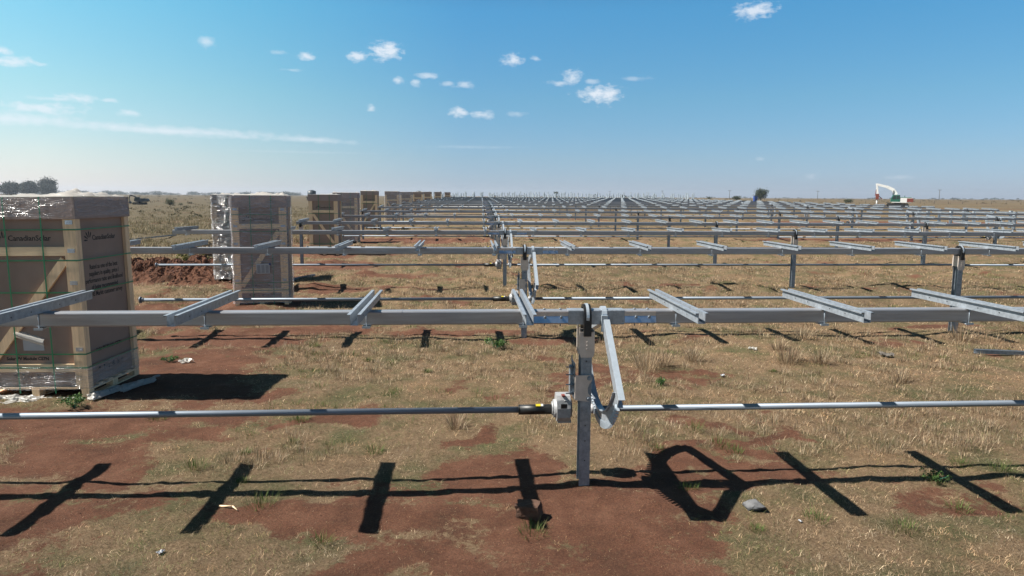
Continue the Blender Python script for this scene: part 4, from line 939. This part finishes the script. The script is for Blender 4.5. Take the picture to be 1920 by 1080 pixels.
# wire fence on the right
t = empty('wire_fence', (0, 0, 0)); tag(t, 'thin wire fence with wooden posts across the far right of the veld', 'fence')
pm = MB(); pm.cyl((0,0,-.2),(0,0,1.45),.06,.05,6); FP = pm.mesh('fence_post', 'pole'); pts_ = []
for i in range(44):
    y = 235 - 1.3*i; x = 100 + 4.0*i*.95
    put('fence_post', FP, t, (x, y, sz(x, y))); pts_.append((x, y, sz(x, y)))
mb = MB()
for i in range(43):
    for h in (.4, .8, 1.2):
        a, b = pts_[i], pts_[i+1]; mb.beam((a[0],a[1],a[2]+h),(b[0],b[1],b[2]+h),.02,.02)
mb.build('wire', 'pole', t)
GREEN = [(.045,.065,.025),(.06,.08,.03),(.03,.045,.018),(.08,.09,.035)]
tree('tree', azx(1421,330), 330, 6.6, 8.0, 'large round dark green tree behind the blue cabin', seed=21, n=2200, cols=GREEN, low=True)
tree('bush', azx(1376,320), 320, 2.6, 5.2, 'low dark bush left of the blue cabin', seed=22, n=900, cols=GREEN, low=True, cat='bush')
tree('bush', azx(1584,230), 230, 1.7, 4.4, 'low olive bush left of the excavator hammer', seed=23, n=700, cols=[(.09,.10,.035),(.06,.08,.03)], low=True, cat='bush')
tree('bush', azx(1325,420), 420, 1.9, 4.5, 'small low bush at the right end of the far tracker rows', seed=24, n=500, cols=GREEN, low=True, cat='bush')
tree('tree', azx(1041,450), 450, 4.2, 4.6, 'small flat-topped tree above the bare posts, nearest the centre', seed=25, n=700, cols=GREEN)
tree('tree', azx(1113,450), 450, 3.2, 3.2, 'smallest tree above the bare posts', seed=26, n=400, cols=GREEN)
tree('tree', azx(1165,430), 430, 3.0, 5.0, 'dense low tree just right of the bare posts', seed=27, n=600, cols=GREEN, low=True)
tree('tree', azx(788,340), 340, 4.0, 5.4, 'dark flat-crowned tree above the far crates, right one of two', seed=28, n=700, cols=GREEN)
tree('tree', azx(740,360), 360, 3.2, 4.6, 'dark low tree above the far crates, left one of two', seed=29, n=600, cols=GREEN)
tree('bush', azx(322,150), 150, 1.9, 2.6, 'dark green bush alone in the veld left of the wrapped crates', seed=30, n=900, cols=GREEN, low=True, cat='bush')
tree('bush', azx(342,155), 155, .8, 1.4, 'small bush beside the lone dark green bush', seed=31, n=250, cols=GREEN, low=True, cat='bush')
r_ = random.Random(4)
GL = ['leftmost tree of the dark grove at the left edge','second tree from the left in the dark grove','third tree from the left in the dark grove','middle tree of the dark grove','third tree from the right in the dark grove','second tree from the right in the dark grove, the tallest','rightmost tree of the dark grove, its crown trailing off']
for i, (px, h, wd) in enumerate([(-10,12,19),(10,13,18),(28,12,17),(45,13.5,18),(62,13,17),(79,17,19),(98,10.5,14)]):
    tree('grove_tree', azx(px, 620), 620 + 12*(i % 2), h, wd, GL[i], 'trees of the far grove at the left', seed=40+i, n=4200, cols=[(.018,.032,.022),(.026,.042,.026),(.014,.024,.018)], low=True)
# far tree line, one mass
blobs = []
for i in range(260):
    px = r_.uniform(60, 560) if i < 150 else r_.uniform(560, 1950); d = r_.uniform(1300, 1900) ; s = r_.uniform(3, 9) if px < 560 else r_.uniform(1.5, 5)
    if r_.random() < .3: s *= .6
    x = azx(px, d); blobs.append((x, d, sz(x, d) + s*.35, s*r_.uniform(1.0, 2.4), s, s*.5))
tl = foliage('tree_line', None, blobs, 26000, 1.1, [(.04,.055,.035),(.05,.065,.04)], 5); tag(tl, 'low line of distant trees along the horizon', 'trees', kind='stuff')
# scrub in the veld
blobs = []
for i in range(520):
    d = 70 * (900/70) ** r_.random(); px = r_.uniform(-40, 420) if i < 300 else r_.uniform(1150, 1960)
    if px > 1000 and d < 190: d = r_.uniform(190, 900)
    x = azx(px, d); s = r_.uniform(.15, .55) * (1 + d/600); blobs.append((x, d, sz(x, d) + s*.4, s*r_.uniform(1, 2.2), s, s*.5))
sc = foliage('scrub', None, blobs, 16000, .16, [(.09,.08,.04),(.06,.055,.03),(.13,.11,.06)], 6); tag(sc, 'dull scrub dotted over the veld', 'scrub', kind='stuff')

# ------------------------------------------------------------------ haze in the air
mb = MB(); mb.box(-3500, 3500, -300, 4200, -3, 40)
hm = bpy.data.materials.new('haze'); hm.use_nodes = True; ht = hm.node_tree; ht.nodes.clear()
ho = ht.nodes.new('ShaderNodeOutputMaterial'); hv = ht.nodes.new('ShaderNodeVolumePrincipled'); ht.links.new(hv.outputs[0], ho.inputs['Volume'])
hv.inputs['Color'].default_value = (.80, .88, 1, 1); hv.inputs['Density'].default_value = .0002; hv.inputs['Anisotropy'].default_value = .3
M['haze'] = hm; tag(mb.build('haze', 'haze'), kind='stuff')
